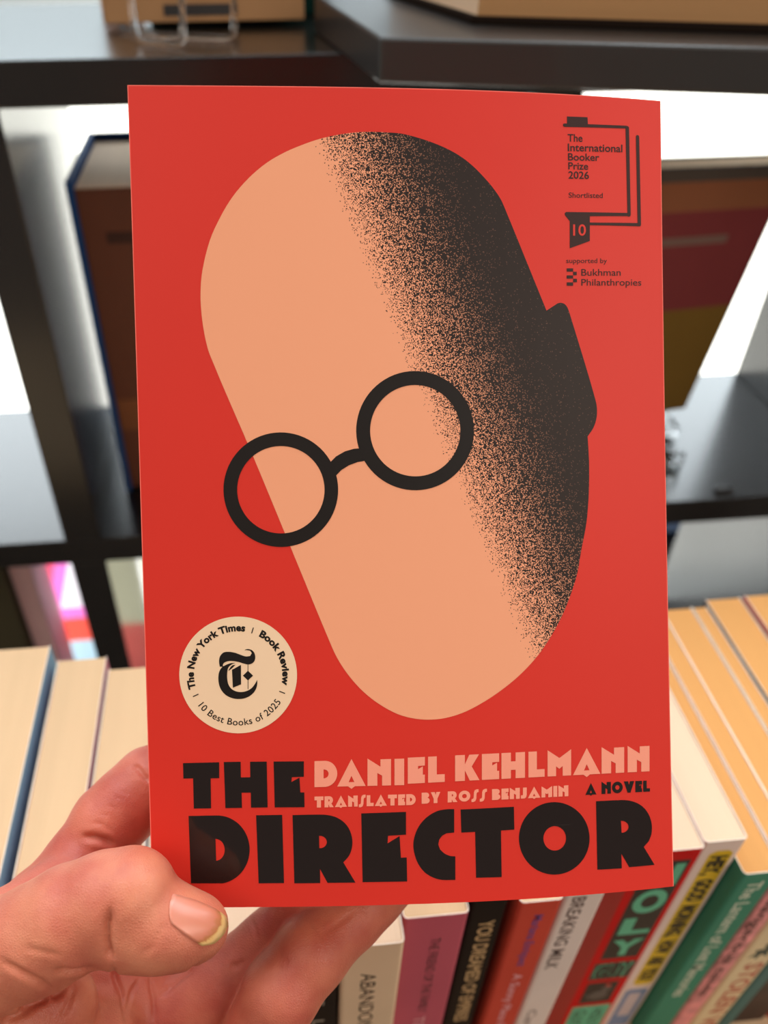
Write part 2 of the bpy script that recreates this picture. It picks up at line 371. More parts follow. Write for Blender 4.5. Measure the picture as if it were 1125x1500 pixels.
spine_text(b, 'spine_lettering', 'ABANDON', 2.38, 2.96, 12.15, -32.35, -37.95, DARKT, .0, spacing=1.0)
b = book('dusty purple paperback between the beige and the black-spined book', 3.98, 6.42, 12.95, 26.0, -30.0, cover('purple', (196, 92, 108)), PAPER)
spine_text(b, 'spine_lettering', 'THE FRIEND OF THE FAMILY', 5.14, 5.52, 12.95, -31.85, -39.2, mat('plum_type', srgb(92, 40, 50), .5, .3, .05, 50), .0)
spine_text(b, 'spine_lettering', 'TESS', 5.02, 5.5, 12.95, -39.7, -42.0, mat('pale_pink_type', srgb(236, 170, 176), .5, .3, .05, 50), .0)
TAN = mat('tan_type', srgb(206, 168, 118), .5, .3, .05, 50)
b = book('black paperback with tan capitals, between the purple and brick red books', 6.55, 7.98, 13.25, 26.2, -29.7, cover('black', (34, 26, 22)), PAPERW)
spine_text(b, 'spine_lettering', 'YOU DREAMED OF EMPIRES', 7.04, 7.64, 13.25, -31.5, -41.7, TAN, .02)
b = book('brick red paperback with violet and pale pink spine lettering', 8.35, 10.0, 13.1, 26.2, -30.0, cover('brick', (206, 76, 58)), PAPER)
spine_text(b, 'spine_lettering', 'Mariana Enriquez', 9.06, 9.42, 13.1, -31.1, -35.7, mat('violet_type', srgb(110, 64, 140), .5, .3, .05, 50), .015)
spine_text(b, 'spine_lettering', 'A Sunny Place for Shady', 9.06, 9.46, 13.1, -36.5, -45.5, mat('pale_pink_type', srgb(236, 170, 176), .5, .3, .05, 50), .015)
b = book('white paperback with grey capitals, between the brick red and thick red books', 10.05, 11.62, 13.15, 26.2, -29.8, cover('pale_grey', (232, 214, 204)), PAPERW)
GREYT = mat('grey_type', srgb(112, 92, 88), .5, .3, .05, 50)
spine_text(b, 'spine_lettering', 'BREAKING MILK', 10.36, 10.9, 13.15, -30.05, -36.5, GREYT, .015)
spine_text(b, 'spine_lettering', 'Car', 10.45, 10.85, 13.15, -41.0, -43.0, GREYT, .0)

MINT = mat('mint_ink', srgb(96, 186, 148), .5, .3, .04, 50)
PANEL = mat('black_panel_ink', srgb(36, 26, 24), .5, .3, .04, 50)
b = book('thick red paperback with mint letters on black blocks down its spine', 11.75, 16.08, 14.5, 27.0, -30.0, cover('crimson', (206, 28, 28)), PAPERW)
rect = lambda x0, z0, x1, z1: [(x0, z0), (x1, z0), (x1, z1), (x0, z1)]
spine_shape(b, 'dark_red_band', [rect(11.95, -49.6, 13.6, -30.05)], 14.5, mat('deep_red', srgb(160, 8, 10), .5, .3, .05, 50), .004)  # darker red strip down the left part of the spine
spine_shape(b, 'title_panel', [rect(14.0, -39.8, 15.75, -30.8)], 14.5, PANEL)
zt = -31.0
for ch, z0, z1 in (('H', -32.85, -31.05), ('O', -35.2, -33.15), ('L', -37.25, -35.65), ('Y', -39.45, -37.8)):
    spine_text(b, 'title_letter', ch, 14.2, 15.62, 14.5, z1, z0, MINT, .05, 'up', off=.02)
spine_shape(b, 'name_panel', [rect(13.9, -42.15, 15.9, -40.25)], 14.5, mat('dark_green_panel', srgb(52, 60, 50), .5, .3, .04, 50), .01)
spine_text(b, 'name_letters', 'GUY', 14.0, 15.8, 14.5, -40.35, -42.0, MINT, .04, 'up', off=.02)
spine_text(b, 'name_letters', 'GUY', 14.08, 15.66, 14.5, -40.45, -42.0, PANEL, .03, 'up', off=.028)
spine_shape(b, 'emblem_panel', [rect(14.02, -45.1, 15.6, -42.55)], 14.5, PANEL, .01)
spine_shape(b, 'emblem', [ellipse(14.8, -44.1, .5, .55, 20), ellipse(15.1, -43.35, .26, .32, 16), [(14.4, -44.0), (14.12, -43.7), (14.3, -44.6)]], 14.5, mat('grey_emblem', srgb(90, 82, 78), .5, .3, .04, 50), .02)
spine_shape(b, 'emblem_comb', [[(14.9, -43.0), (15.1, -42.7), (15.3, -43.05)]], 14.5, RED, .022)
spine_shape(b, 'publisher_panel', [rect(13.85, -49.6, 15.85, -45.5)], 14.5, MINT, .01)
spine_text(b, 'publisher_letters', 'GUY', 14.05, 14.7, 14.5, -46.0, -48.0, PANEL, .0, 'down', off=.02)
spine_text(b, 'publisher_letters', 'HOLY', 15.0, 15.6, 14.5, -46.0, -48.2, PANEL, .0, 'down', off=.02)
YEL = mat('yellow_panel', srgb(226, 186, 30), .5, .3, .04, 50)
b = book('white-spined paperback with a long yellow panel of black capitals', 16.14, 17.92, 14.7, 27.4, -30.0, cover('shell', (238, 214, 202)), PAPERW)
def capsule(x0, z0, x1, z1, r=.25):
    return [(x0, z0+r), (x0+r, z0), (x1-r, z0), (x1, z0+r), (x1, z1-r), (x1-r, z1), (x0+r, z1), (x0, z1-r)]
spine_shape(b, 'title_panel', [capsule(16.62, -44.0, 17.62, -30.75)], 14.7, YEL)
BLK = mat('black_type', srgb(30, 24, 14), .5, .3, .05, 50)
zz = [('HEY,', -31.15, -32.7), ('GOOD', -33.1, -35.05), ('MORNING,', -35.4, -38.5), ('HOW', -38.9, -40.3), ('ARE', -40.6, -41.6), ('YOU?', -41.9, -43.4)]
for s, a, c in zz: spine_text(b, 'title_lettering', s, 16.76, 17.5, 14.7, a, c, BLK, .055, off=.02)
spine_shape(b, 'publisher_panel', [capsule(16.5, -49.5, 17.65, -44.5, .15)], 14.7, mat('blue_panel', srgb(120, 140, 176), .5, .3, .04, 50))
spine_shape(b, 'publisher_plate', [rect(16.75, -48, 17.4, -45.0)], 14.7, mat('pale_panel', srgb(206, 188, 190), .5, .3, .04, 50), .016)
b = book('green paperback with pale upper and lower case lettering on its spine', 18.0, 19.62, 14.1, 28.4, -31.7, cover('green', (70, 136, 110)), PAPERO)
spine_text(b, 'spine_lettering', 'The Lantern of Lost Memories', 18.48, 19.1, 14.1, -32.4, -44.2, mat('pale_green_type', srgb(210, 216, 194), .5, .3, .05, 50), .015)
b = book('pink mottled paperback with dark spine lettering, right of the green one', 19.68, 20.72, 14.1, 28.4, -31.7,
         mat('cover_pink_mottle', srgb(222, 140, 140), .5, .3, .35, 130), PAPERO)
spine_text(b, 'spine_lettering', 'dangerous cases', 19.9, 20.4, 14.1, -34.0, -44.5, mat('dark_red_type', srgb(84, 34, 40), .5, .3, .05, 50), .02)
b = book('cream-spined paperback with brick red capitals and a dark green ornament', 20.78, 22.45, 14.1, 28.5, -31.8, cover('butter', (226, 204, 164)), PAPERO)
REDT = mat('brick_type', srgb(186, 84, 66), .5, .3, .05, 50)
spine_text(b, 'spine_lettering', 'STOLEN VE', 21.3, 22.2, 14.1, -41.0, -49.6, REDT, .02)
orn = [(21.0, -40.3), (21.35, -39.9), (21.2, -39.5), (21.6, -39.4), (21.5, -38.9), (21.9, -38.75), (22.3, -38.2), (22.35, -38.9), (22.0, -39.2), (22.25, -39.6), (21.9, -39.7), (22.0, -40.3), (21.65, -40.0), (21.5, -40.5), (21.35, -40.2)]
spine_shape(b, 'ornament', [orn], 14.1, mat('dark_green_ink', srgb(40, 60, 48), .5, .3, .05, 50))
book('teal-spined paperback at the right edge, past the cream spine', 22.5, 23.3, 14.1, 28.5, -31.8, cover('teal', (84, 116, 112)), PAPERO)
book('dark brown book at the far right end of the front row', 23.4, 25.35, 14.3, 28.9, -31.7, mat('cover_dark_mottle', srgb(46, 22, 20), .5, .3, .5, 60), PAPERO)
book('tan-topped book cut off by the right edge of the picture', 25.5, 27.6, 14.3, 28.8, -31.5, cover('rose', (196, 96, 84)), PAPERO)

# ------------------------------------------------------------------ things on and in the shelves
# overhanging black board with a thick book on it
prism('display_board', [(6.94, 45.0), (34.0, 37.7), (37.5, 49.0), (5.0, 60.2)], -9.28, -7.26, BLACKBOARD, None, .0015)
tag(bpy.data.objects['display_board'], 'black board lying across the shelf top under the thick closed book', 'board')
TANEDGE = mat('brown_page_edges', srgb(186, 144, 100), .8, .2, .12, 50, .6, 700, (.03, .03, 1))
hb = empty('hardback', 'thick closed hardback lying on the black board at upper right', 'book', wp(20, 50, -7.26))
foot = [(12.24, 48.1), (36, 40.4), (38, 50), (9.3, 59.0)]
prism('cover', foot, -7.24, -6.85, cover('black', (34, 26, 22)), hb, .0006)
def shrink(fp, k):
    cx = sum(p[0] for p in fp)/len(fp); cy = sum(p[1] for p in fp)/len(fp); return [(cx+(x-cx)*k, cy+(y-cy)*k) for x, y in fp]
fp = shrink(foot, .975); n = 4
V = [wp(x, y, -6.85) for x, y in fp] + [wp(x, y, -2.6) for x, y in fp]
obj('page_block', V, [(3,2,1,0), (4,5,6,7), (0,1,5,4), (1,2,6,5), (2,3,7,6), (3,0,4,7)], [PAPERW, TANEDGE], hb, [0, 0, 1, 1, 1, 0])
prism('cover', foot, -2.6, -2.2, cover('black', (34, 26, 22)), hb, .0006)

# acrylic easel and small book on the shelf top
ez = empty('acrylic_easel', 'clear acrylic easel on the left part of the shelf top', 'easel', wp(-3, 57, -9.3))
tube('front_loop', rounded([wp(-6.7, 60.8, -1.5), wp(-6.1, 57.0, -9.05), wp(-3.2, 55.2, -9.05), wp(-2.9, 58.8, -1.5)], .006), .0018, CLEAR, ez)
tube('base_rod', rounded([wp(-7.5, 62.0, -9.05), wp(-5.3, 58.6, -9.05), wp(-.2, 57.2, -9.05), wp(.1, 60.5, -1.5)], .006), .0018, CLEAR, ez)
tb2 = empty('tan_book', 'tan book standing on the acrylic easel, black label strip on it', 'book', wp(-2, 63, -9.3))
SLANT = lambda x, y, z: wp(x, y + (z+9)*.12, z)
box('cover', -8.6, 4.5, 62.2, 63.9, -8.9, 6, cover('tan', (176, 136, 98)), tb2, .0008, SLANT)
box('page_block', -8.3, 4.3, 63.9, 65.2, -8.8, 5.8, PAPER, tb2, 0, SLANT)
box('label_strip', -4.7, .1, 62.15, 62.2, -8.55, -7.9, BLACKBOARD, tb2, 0, SLANT)
box('title_print', -6.2, 1.6, 62.15, 62.2, -7.2, -6.9, BROWNINK, tb2, 0, SLANT)
dk = empty('teal_book', 'dark teal book standing behind the tan book on the easel', 'book', wp(3, 67, -9.3))
box('cover', -6.0, 6.6, 66.6, 69.0, -9.25, 8, cover('dark_teal', (20, 58, 56)), dk, .001)
box('page_block', -5.8, 6.4, 66.9, 68.7, 8, 8.05, PAPER, dk)
pk = empty('blush_book', 'blush pink book standing at the back of the shelf top, left of the tan book', 'book', wp(-8.5, 71, -9.3))
box('cover', -9.7, -7.0, 69.5, 73.2, -9.28, 7, cover('blush', (232, 196, 184)), pk, .001)
box('page_block', -9.5, -7.2, 69.8, 73.0, 7, 7.05, PAPER, pk)

# big blue-bound book in the middle cell
bl = empty('blue_hardback', 'large blue-bound hardback standing fore-edge out in the middle cell', 'book', wp(-7, 65, -45.2))
BLUE = cover('navy_blue', (38, 72, 124), .3)
FORE = mat('dark_brown_fore_edge', srgb(92, 52, 36), .6, .3, .25, 8, .4, 300, (1, 1, .04))
zt = -17.9
v, f, mi = merge([(*boxgeo(-12.62, -12.12, 59.3, 72.1, -45.15, zt), 0), (*boxgeo(-12.12, 2.2, 71.6, 72.1, -45.15, zt), 0), (*boxgeo(1.7, 2.2, 59.3, 71.6, -45.15, zt), 0)])
bevel(obj('cover', v, f, BLUE, bl, mi), .0012)
box('page_block', -12.1, 1.68, 59.75, 71.55, -44.8, zt-.55, [PAPERW], bl, .001)
box('fore_edge_panel', -12.08, 1.66, 59.5, 59.74, -44.8, zt-.6, FORE, bl, .001)
box('band', -11.9, 1.5, 59.42, 59.5, -38.6, -35.6, mat('tan_band', srgb(120, 72, 42), .6, .3, .1, 20), bl)
box('band', -10.4, 1.5, 59.42, 59.5, -22.4, -21.6, mat('dark_band', srgb(60, 34, 26), .6, .3, .1, 20), bl)

# face-out striped book on an acrylic stand, right cell
BRc, TRc, BLc = Vector((41.91, 65, -43.26)), Vector((43.93, 64, -19.82)), Vector((30.75, 62.1, -42.41))
eu = (BRc-BLc).normalized(); ev = (TRc-BRc); ev = (ev - eu*ev.dot(eu)); hgt = ev.length; ev.normalize(); en = eu.cross(ev)
if en.y > 0: en = -en                     # towards the viewer
def fo(a, c, d): p = BRc + eu*(-a) + ev*c + en*(-d); return wp(*p)     # a from the right edge, c up, d back
fb = empty('striped_book', 'face-out book with brown, maroon and olive bands on a clear stand, right cell', 'book', wp(36, 64, -45.2))
def fobox(name, a0, a1, c0, c1, d0, d1, m, bw=0):
    v, f = boxgeo(a0, a1, d0, d1, c0, c1, lambda a, d, c: fo(a, c, d)); o = obj(name, v, f, m, fb)
    if bw: bevel(o, bw)
    return o
hh = hgt
fobox('cover', 0, 16, 0, hh, 0, .3, cover('dark_umber', (84, 76, 70)), .0008)
fobox('page_block', .15, 15.9, .1, hh-.1, .3, 2.2, PAPER)
fobox('cover', 0, 16, 0, hh, 2.2, 2.5, cover('dark_umber', (84, 76, 70)), .0008)
fobox('cover_band', .05, 15.9, hh*.6, hh*.955, -.03, 0, cover('russet', (138, 88, 62)))
fobox('cover_band', .05, 15.9, hh*.37, hh*.855, -.05, 0, cover('wine', (122, 56, 58)))
fobox('cover_band', .05, 15.9, 0.05, hh*.48, -.06, 0, cover('olive', (116, 90, 42)))
fobox('title_strip', 4.0, 12, hh*.735, hh*.765, -.08, -.05, cover('taupe', (120, 96, 88)))
es = empty('acrylic_stand', 'clear acrylic stand under the banded face-out book, right cell', 'easel', wp(37, 60, -45.2))
box('foot_plate', 30.0, 38.6, 57.4, 66.6, -45.18, -44.75, CLEAR, es, .001)
box('ledge', 27.0, 40.5, 62.4, 66.6, -44.7, -43.75, CLEAR, es, .001)
box('lip', 30.0, 38.6, 57.4, 57.85, -44.75, -43.2, CLEAR, es, .001)
box('back_plate', 30.0, 38.6, 66.7, 67.1, -45.18, -26, CLEAR, es, .001)
lp = obj('price_tag_roll', *(lambda: (lambda v: v)(([wp(41.2 + .9*math.cos(i/16*2*math.pi), 53.9+.5*k, -44.95 + .2*math.sin(i/16*2*math.pi)) for k in (0, 1) for i in range(16)], [tuple(range(16)), tuple(range(16, 32))[::-1]] + [(i, (i+1) % 16, 16+(i+1) % 16, 16+i) for i in range(16)])))(), BLACKBOARD)
lp.name = 'black_clip'; tag(lp, 'small dark clip on the front of the shelf board, right cell', 'clip')

# lower cells
def standing(name, label, x0, x1, y0, y1, z1, c, zb=-81.1, bands=(), face=None, cat='book', fn=wp):
    e = empty(name, label, cat, wp((x0+x1)/2, y0, zb))
    box('cover', x0, x1, y0, y1, zb+.02, z1, c, e, .001, fn)
    box('page_block', x0+.3, x1-.05, y0+.3, y1-.3, z1, z1+.04, PAPERW, e, 0, fn)
    for i, (a, b2, m) in enumerate(bands): box('cover_band', x0+.05, x1-.05, y0-.05-.01*i, y0, a, b2, m, e, 0, fn)
    return e
def poster(name, pts, y, m, parent):
    """one printed area of a thin translucent sheet facing the viewer"""
    return obj(name, [wp(x, y, z) for x, z in pts], [tuple(range(len(pts)))], m, parent)
standing('olive_book', 'dark olive book at the far left of the lower cell', -46, -26.35, 60.5, 63.5, -50.5, cover('dark_olive', (84, 78, 60)))
standing('pink_book', 'slim pale pink book standing spine out beside the olive book', -26.15, -24.0, 61.5, 66.2, -53.5, cover('powder_pink', (246, 200, 200)))
pp = empty('window_poster', 'translucent white poster with pink, coral and pale blue bands, lower left cell', 'poster', wp(-21, 67, -81.1))
WH = translucent('poster_white', srgb(255, 244, 250), .65); HOT = translucent('poster_hot_pink', srgb(255, 130, 212), .65); COR = translucent('poster_coral', srgb(255, 96, 80), .65)
poster('rose_corner', [(-26, -58), (-22.7, -58), (-25.6, -67.1), (-26, -67.1)], 67.0, translucent('poster_rose', srgb(255, 104, 136), .65), pp)
poster('pink_diagonal', [(-22.7, -58), (-21.3, -58), (-24.2, -67.1), (-25.6, -67.1)], 67.0, HOT, pp)
poster('white_field', [(-21.3, -58), (-17.4, -58), (-17.4, -67.1), (-24.2, -67.1)], 67.0, WH, pp)
poster('pink_band', rect(-26, -68.9, -17.4, -67.1), 67.0, HOT, pp)
poster('coral_band', rect(-26, -72.7, -17.4, -68.9), 67.0, COR, pp)
poster('blue_band', rect(-26, -81.0, -17.4, -72.7), 67.0, translucent('poster_ice_blue', srgb(190, 216, 230), .65), pp)
pc = empty('window_poster', 'translucent cream poster with coral lower half, lower middle cell', 'poster', wp(-6, 66, -81.1))
poster('cream_field', rect(-14, -69.4, 2, -52.5), 66.0, translucent('poster_cream', srgb(240, 232, 198), .65), pc)
poster('coral_field', rect(-14, -81.0, 2, -69.4), 66.0, translucent('poster_soft_coral', srgb(255, 122, 112), .65), pc)

tag(box('bounce_block_1', -168, 48, 96, 131.5, FLOORZ, -134, SILL), kind='structure')      # added white block, bounces window light up through the lower-left posters
cb = empty('low_cabinet', 'low dark navy cabinet by the window, seen under the right shelf board', 'cabinet', wp(74, 125, FLOORZ))
box('body', 56, 96, 118, 131, FLOORZ, -109.5, NAVY, cb, .003)
box('top', 55, 97, 117, 131.5, -109.5, -107.5, cover('ink_navy', (22, 32, 48)), cb, .002)

# ------------------------------------------------------------------ the held paperback
HEAD = [(1.68, 5.139), (1.743, 4.573), (1.952, 3.822), (2.233, 3.242), (2.549, 2.748), (2.959, 2.29), (3.424, 1.907), (3.906, 1.635), (4.387, 1.436), (4.82, 1.293), (5.253, 1.196), (5.658, 1.136), (6.073, 1.112), (6.509, 1.12), (6.897, 1.148), (7.285, 1.236), (7.675, 1.353), (8.086, 1.516), (8.458, 1.719), (8.772, 1.962), (9.048, 2.234), (9.274, 2.49), (9.461, 2.756), (9.578, 3.005), (10.407, 5.013), (10.662, 5.633), (10.914, 5.476), (10.98, 5.438), (11.061, 5.425), (11.159, 5.455), (11.223, 5.522), (11.264, 5.606), (11.349, 5.868), (11.741, 7.142), (11.976, 7.954), (12.01, 8.111), (12.02, 8.299), (11.987, 8.518), (11.904, 8.721), (11.745, 8.938), (11.767, 9.361), (11.775, 9.674), (11.756, 10.395), (11.675, 11.207), (11.509, 11.981), (11.395, 12.556), (11.231, 13.033), (10.987, 13.602), (10.677, 14.136), (10.29, 14.666), (9.834, 15.127), (9.37, 15.492), (8.845, 15.823), (8.324, 16.078), (7.872, 16.214), (7.423, 16.263), (6.977, 16.223), (6.535, 16.094), (6.064, 15.826), (5.659, 15.498), (5.288, 15.075), (4.982, 14.592), (4.741, 14.029), (3.957, 12.002), (2.921, 9.321), (1.877, 6.708), (1.759, 6.223), (1.691, 5.671)]
LENS = [(3.612, 10.186, 1.475, 1.125), (7.122, 8.728, 1.54, 1.18)]
BRIDGE = [(4.869, 9.528), (5.05, 9.354), (5.283, 9.227), (5.515, 9.166), (5.693, 9.156), (5.819, 9.48), (5.608, 9.509), (5.375, 9.59), (5.175, 9.711), (5.021, 9.866)]
SHADE = [(4.819, 1.241), (10.222, 14.715)]
TITLE = [([(0.907, 17.261), (1.852, 17.251), (1.842, 17.67), (1.619, 17.673), (1.611, 18.466), (1.159, 18.467), (1.161, 17.667), (0.908, 17.67)], None), ([(1.972, 17.246), (2.411, 17.247), (2.407, 17.66), (2.653, 17.658), (2.657, 17.251), (3.089, 17.253), (3.086, 18.462), (2.653, 18.462), (2.656, 18.066), (2.416, 18.062), (2.418, 18.464), (1.985, 18.465)], None), ([(3.269, 17.256), (4.055, 17.265), (4.046, 17.671), (3.734, 17.677), (3.719, 17.805), (3.932, 17.693), (3.947, 18.082), (4.049, 18.084), (4.047, 18.473), (3.272, 18.465)], None), ([(1.015, 18.662), (1.757, 18.657), (1.916, 18.673), (2.057, 18.715), (2.188, 18.784), (2.307, 18.875), (2.408, 18.988), (2.489, 19.118), (2.548, 19.261), (2.583, 19.414), (2.592, 19.571), (2.575, 19.728), (2.534, 19.88), (2.468, 20.022), (2.381, 20.151), (2.274, 20.261), (2.151, 20.351), (2.016, 20.417), (1.873, 20.457), (1.744, 20.457), (1.035, 20.454)], [(1.706, 19.274), (1.758, 19.285), (1.832, 19.32), (1.891, 19.385), (1.929, 19.472), (1.94, 19.57), (1.924, 19.669), (1.882, 19.755), (1.82, 19.819), (1.744, 19.852), (1.71, 19.856)]), ([(2.781, 18.665), (3.46, 18.663), (3.47, 20.467), (2.807, 20.466)], None), ([(3.731, 18.674), (4.404, 18.674), (4.644, 18.691), (4.883, 18.763), (5.09, 18.914), (5.218, 19.117), (5.274, 19.361), (5.257, 19.574), (5.181, 19.772), (5.027, 19.945), (5.335, 20.487), (4.607, 20.478), (4.416, 20.104), (4.414, 20.481), (3.74, 20.477)], [(4.41, 19.233), (4.476, 19.24), (4.531, 19.263), (4.575, 19.301), (4.602, 19.349), (4.611, 19.402), (4.6, 19.454), (4.571, 19.501), (4.525, 19.536), (4.47, 19.557), (4.409, 19.562)]), ([(5.522, 18.669), (6.692, 18.661), (6.681, 19.261), (6.209, 19.277), (6.193, 19.477), (6.511, 19.292), (6.536, 19.863), (6.687, 19.862), (6.687, 20.493), (5.522, 20.479)], None), ([(7.96, 18.633), (7.759, 18.631), (7.545, 18.659), (7.331, 18.755), (7.134, 18.912), (6.991, 19.107), (6.895, 19.347), (6.867, 19.558), (6.899, 19.802), (6.991, 20.048), (7.15, 20.266), (7.36, 20.407), (7.601, 20.483), (7.954, 20.497), (7.966, 19.878), (7.826, 19.86), (7.675, 19.787), (7.568, 19.68), (7.522, 19.551), (7.549, 19.424), (7.624, 19.324), (7.746, 19.262), (7.948, 19.252)], None), ([(8.13, 18.652), (9.55, 18.644), (9.551, 19.246), (9.192, 19.253), (9.186, 20.481), (8.504, 20.466), (8.504, 19.257), (8.137, 19.259)], None), ([(11.596, 19.604), (11.589, 19.704), (11.57, 19.803), (11.542, 19.898), (11.503, 19.989), (11.455, 20.076), (11.397, 20.156), (11.331, 20.229), (11.258, 20.295), (11.177, 20.353), (11.091, 20.402), (11.0, 20.441), (10.904, 20.471), (10.806, 20.49), (10.706, 20.499), (10.606, 20.498), (10.505, 20.486), (10.406, 20.464), (10.31, 20.432), (10.217, 20.39), (10.129, 20.339), (10.047, 20.28), (9.97, 20.212), (9.901, 20.137), (9.84, 20.056), (9.788, 19.969), (9.744, 19.877), (9.711, 19.782), (9.687, 19.684), (9.673, 19.584), (9.67, 19.484), (9.677, 19.385), (9.695, 19.287), (9.723, 19.191), (9.76, 19.1), (9.807, 19.013), (9.863, 18.932), (9.927, 18.858), (9.999, 18.791), (10.078, 18.732), (10.163, 18.682), (10.253, 18.642), (10.347, 18.611), (10.445, 18.591), (10.544, 18.581), (10.645, 18.581), (10.746, 18.593), (10.845, 18.614), (10.942, 18.646), (11.036, 18.688), (11.126, 18.739), (11.21, 18.8), (11.288, 18.868), (11.359, 18.944), (11.421, 19.026), (11.475, 19.114), (11.52, 19.207), (11.554, 19.304), (11.579, 19.403), (11.593, 19.503)], [(10.947, 19.56), (10.941, 19.616), (10.926, 19.67), (10.902, 19.719), (10.87, 19.763), (10.831, 19.801), (10.787, 19.83), (10.737, 19.851), (10.685, 19.862), (10.631, 19.864), (10.578, 19.855), (10.526, 19.838), (10.478, 19.811), (10.435, 19.776), (10.398, 19.734), (10.368, 19.686), (10.347, 19.633), (10.334, 19.578), (10.331, 19.522), (10.336, 19.466), (10.351, 19.412), (10.375, 19.362), (10.407, 19.318), (10.445, 19.281), (10.49, 19.251), (10.539, 19.23), (10.591, 19.219), (10.645, 19.217), (10.698, 19.225), (10.75, 19.243), (10.798, 19.27), (10.842, 19.305), (10.879, 19.347), (10.909, 19.395), (10.931, 19.448), (10.944, 19.503)]), ([(11.797, 18.63), (12.524, 18.651), (12.753, 18.687), (12.982, 18.779), (13.178, 18.938), (13.306, 19.147), (13.368, 19.388), (13.349, 19.634), (13.271, 19.813), (13.121, 19.954), (13.423, 20.465), (12.693, 20.46), (12.479, 20.084), (12.483, 20.473), (11.796, 20.454)], [(12.485, 19.203), (12.551, 19.214), (12.61, 19.24), (12.658, 19.28), (12.688, 19.328), (12.698, 19.381), (12.686, 19.431), (12.654, 19.475), (12.605, 19.506), (12.544, 19.523), (12.498, 19.525)])]
AUTHOR = [('D', [(4.331, 17.266), (4.925, 17.263), (4.911, 17.949), (4.316, 17.95)]), ('A', [(4.925, 17.263), (5.664, 17.261), (5.651, 17.95), (4.911, 17.949)]), ('N', [(5.712, 17.261), (6.327, 17.261), (6.313, 17.953), (5.699, 17.951)]), ('I', [(6.417, 17.261), (6.671, 17.262), (6.657, 17.956), (6.404, 17.954)]), ('E', [(6.766, 17.241), (7.214, 17.234), (7.201, 17.917), (6.753, 17.925)]), ('L', [(7.299, 17.233), (7.737, 17.227), (7.724, 17.909), (7.286, 17.915)]), ('K', [(8.011, 17.223), (8.659, 17.218), (8.646, 17.898), (7.998, 17.905)]), ('E', [(8.721, 17.217), (9.182, 17.215), (9.169, 17.894), (8.708, 17.897)]), ('H', [(9.244, 17.214), (9.877, 17.213), (9.863, 17.892), (9.231, 17.894)]), ('L', [(9.97, 17.213), (10.408, 17.215), (10.395, 17.893), (9.957, 17.892)]), ('M', [(10.49, 17.215), (11.135, 17.219), (11.121, 17.898), (10.476, 17.894)]), ('A', [(11.185, 17.22), (11.949, 17.229), (11.934, 17.908), (11.172, 17.898)]), ('N', [(11.981, 17.23), (12.619, 17.242), (12.605, 17.921), (11.967, 17.909)]), ('N', [(12.718, 17.244), (13.348, 17.259), (13.333, 17.94), (12.704, 17.924)])]
TRANS = [('T', [(4.311, 18.199), (4.545, 18.198), (4.539, 18.488), (4.305, 18.49)]), ('R', [(4.574, 18.198), (4.814, 18.197), (4.808, 18.487), (4.568, 18.488)]), ('A', [(4.843, 18.197), (5.158, 18.196), (5.153, 18.485), (4.837, 18.487)]), ('N', [(5.188, 18.196), (5.439, 18.196), (5.433, 18.484), (5.182, 18.485)]), ('S', [(5.468, 18.196), (5.644, 18.196), (5.638, 18.484), (5.463, 18.484)]), ('L', [(5.673, 18.196), (5.855, 18.196), (5.849, 18.484), (5.667, 18.484)]), ('A', [(5.884, 18.196), (6.2, 18.197), (6.195, 18.484), (5.878, 18.484)]), ('T', [(6.23, 18.197), (6.464, 18.198), (6.459, 18.484), (6.224, 18.484)]), ('E', [(6.494, 18.198), (6.676, 18.199), (6.67, 18.485), (6.488, 18.484)]), ('D', [(6.705, 18.199), (6.955, 18.201), (6.95, 18.486), (6.7, 18.485)]), ('B', [(7.112, 18.173), (7.323, 18.17), (7.318, 18.46), (7.106, 18.464)]), ('Y', [(7.353, 18.169), (7.603, 18.166), (7.598, 18.455), (7.347, 18.459)]), ('R', [(7.798, 18.163), (8.055, 18.16), (8.05, 18.449), (7.792, 18.453)]), ('O', [(8.087, 18.16), (8.395, 18.157), (8.39, 18.445), (8.081, 18.449)]), ('S', [(8.427, 18.156), (8.616, 18.155), (8.611, 18.443), (8.421, 18.445)]), ('S', [(8.648, 18.155), (8.838, 18.153), (8.832, 18.442), (8.642, 18.443)]), ('B', [(8.973, 18.153), (9.196, 18.152), (9.19, 18.44), (8.968, 18.441)]), ('E', [(9.227, 18.152), (9.419, 18.151), (9.413, 18.439), (9.221, 18.44)]), ('N', [(9.45, 18.151), (9.718, 18.151), (9.712, 18.439), (9.444, 18.439)]), ('J', [(9.749, 18.151), (9.905, 18.151), (9.899, 18.439), (9.743, 18.439)]), ('A', [(9.936, 18.151), (10.274, 18.152), (10.269, 18.44), (9.93, 18.439)]), ('M', [(10.306, 18.153), (10.596, 18.154), (10.59, 18.442), (10.3, 18.44)]), ('I', [(10.627, 18.155), (10.735, 18.155), (10.729, 18.443), (10.621, 18.442)]), ('N', [(10.766, 18.156), (11.039, 18.158), (11.034, 18.446), (10.761, 18.443)])]
NOVEL = [('A', [(11.511, 18.145), (11.82, 18.15), (11.813, 18.45), (11.505, 18.445)]), ('N', [(11.962, 18.134), (12.226, 18.143), (12.22, 18.457), (11.955, 18.452)]), ('O', [(12.257, 18.144), (12.56, 18.156), (12.554, 18.464), (12.25, 18.458)]), ('V', [(12.591, 18.157), (12.888, 18.169), (12.881, 18.473), (12.585, 18.465)]), ('E', [(12.919, 18.17), (13.114, 18.179), (13.107, 18.479), (12.912, 18.473)]), ('L', [(13.145, 18.18), (13.341, 18.189), (13.335, 18.486), (13.139, 18.48)])]
ROUND = (2.399, 14.971, 1.527)
PX2CM = 0.0032
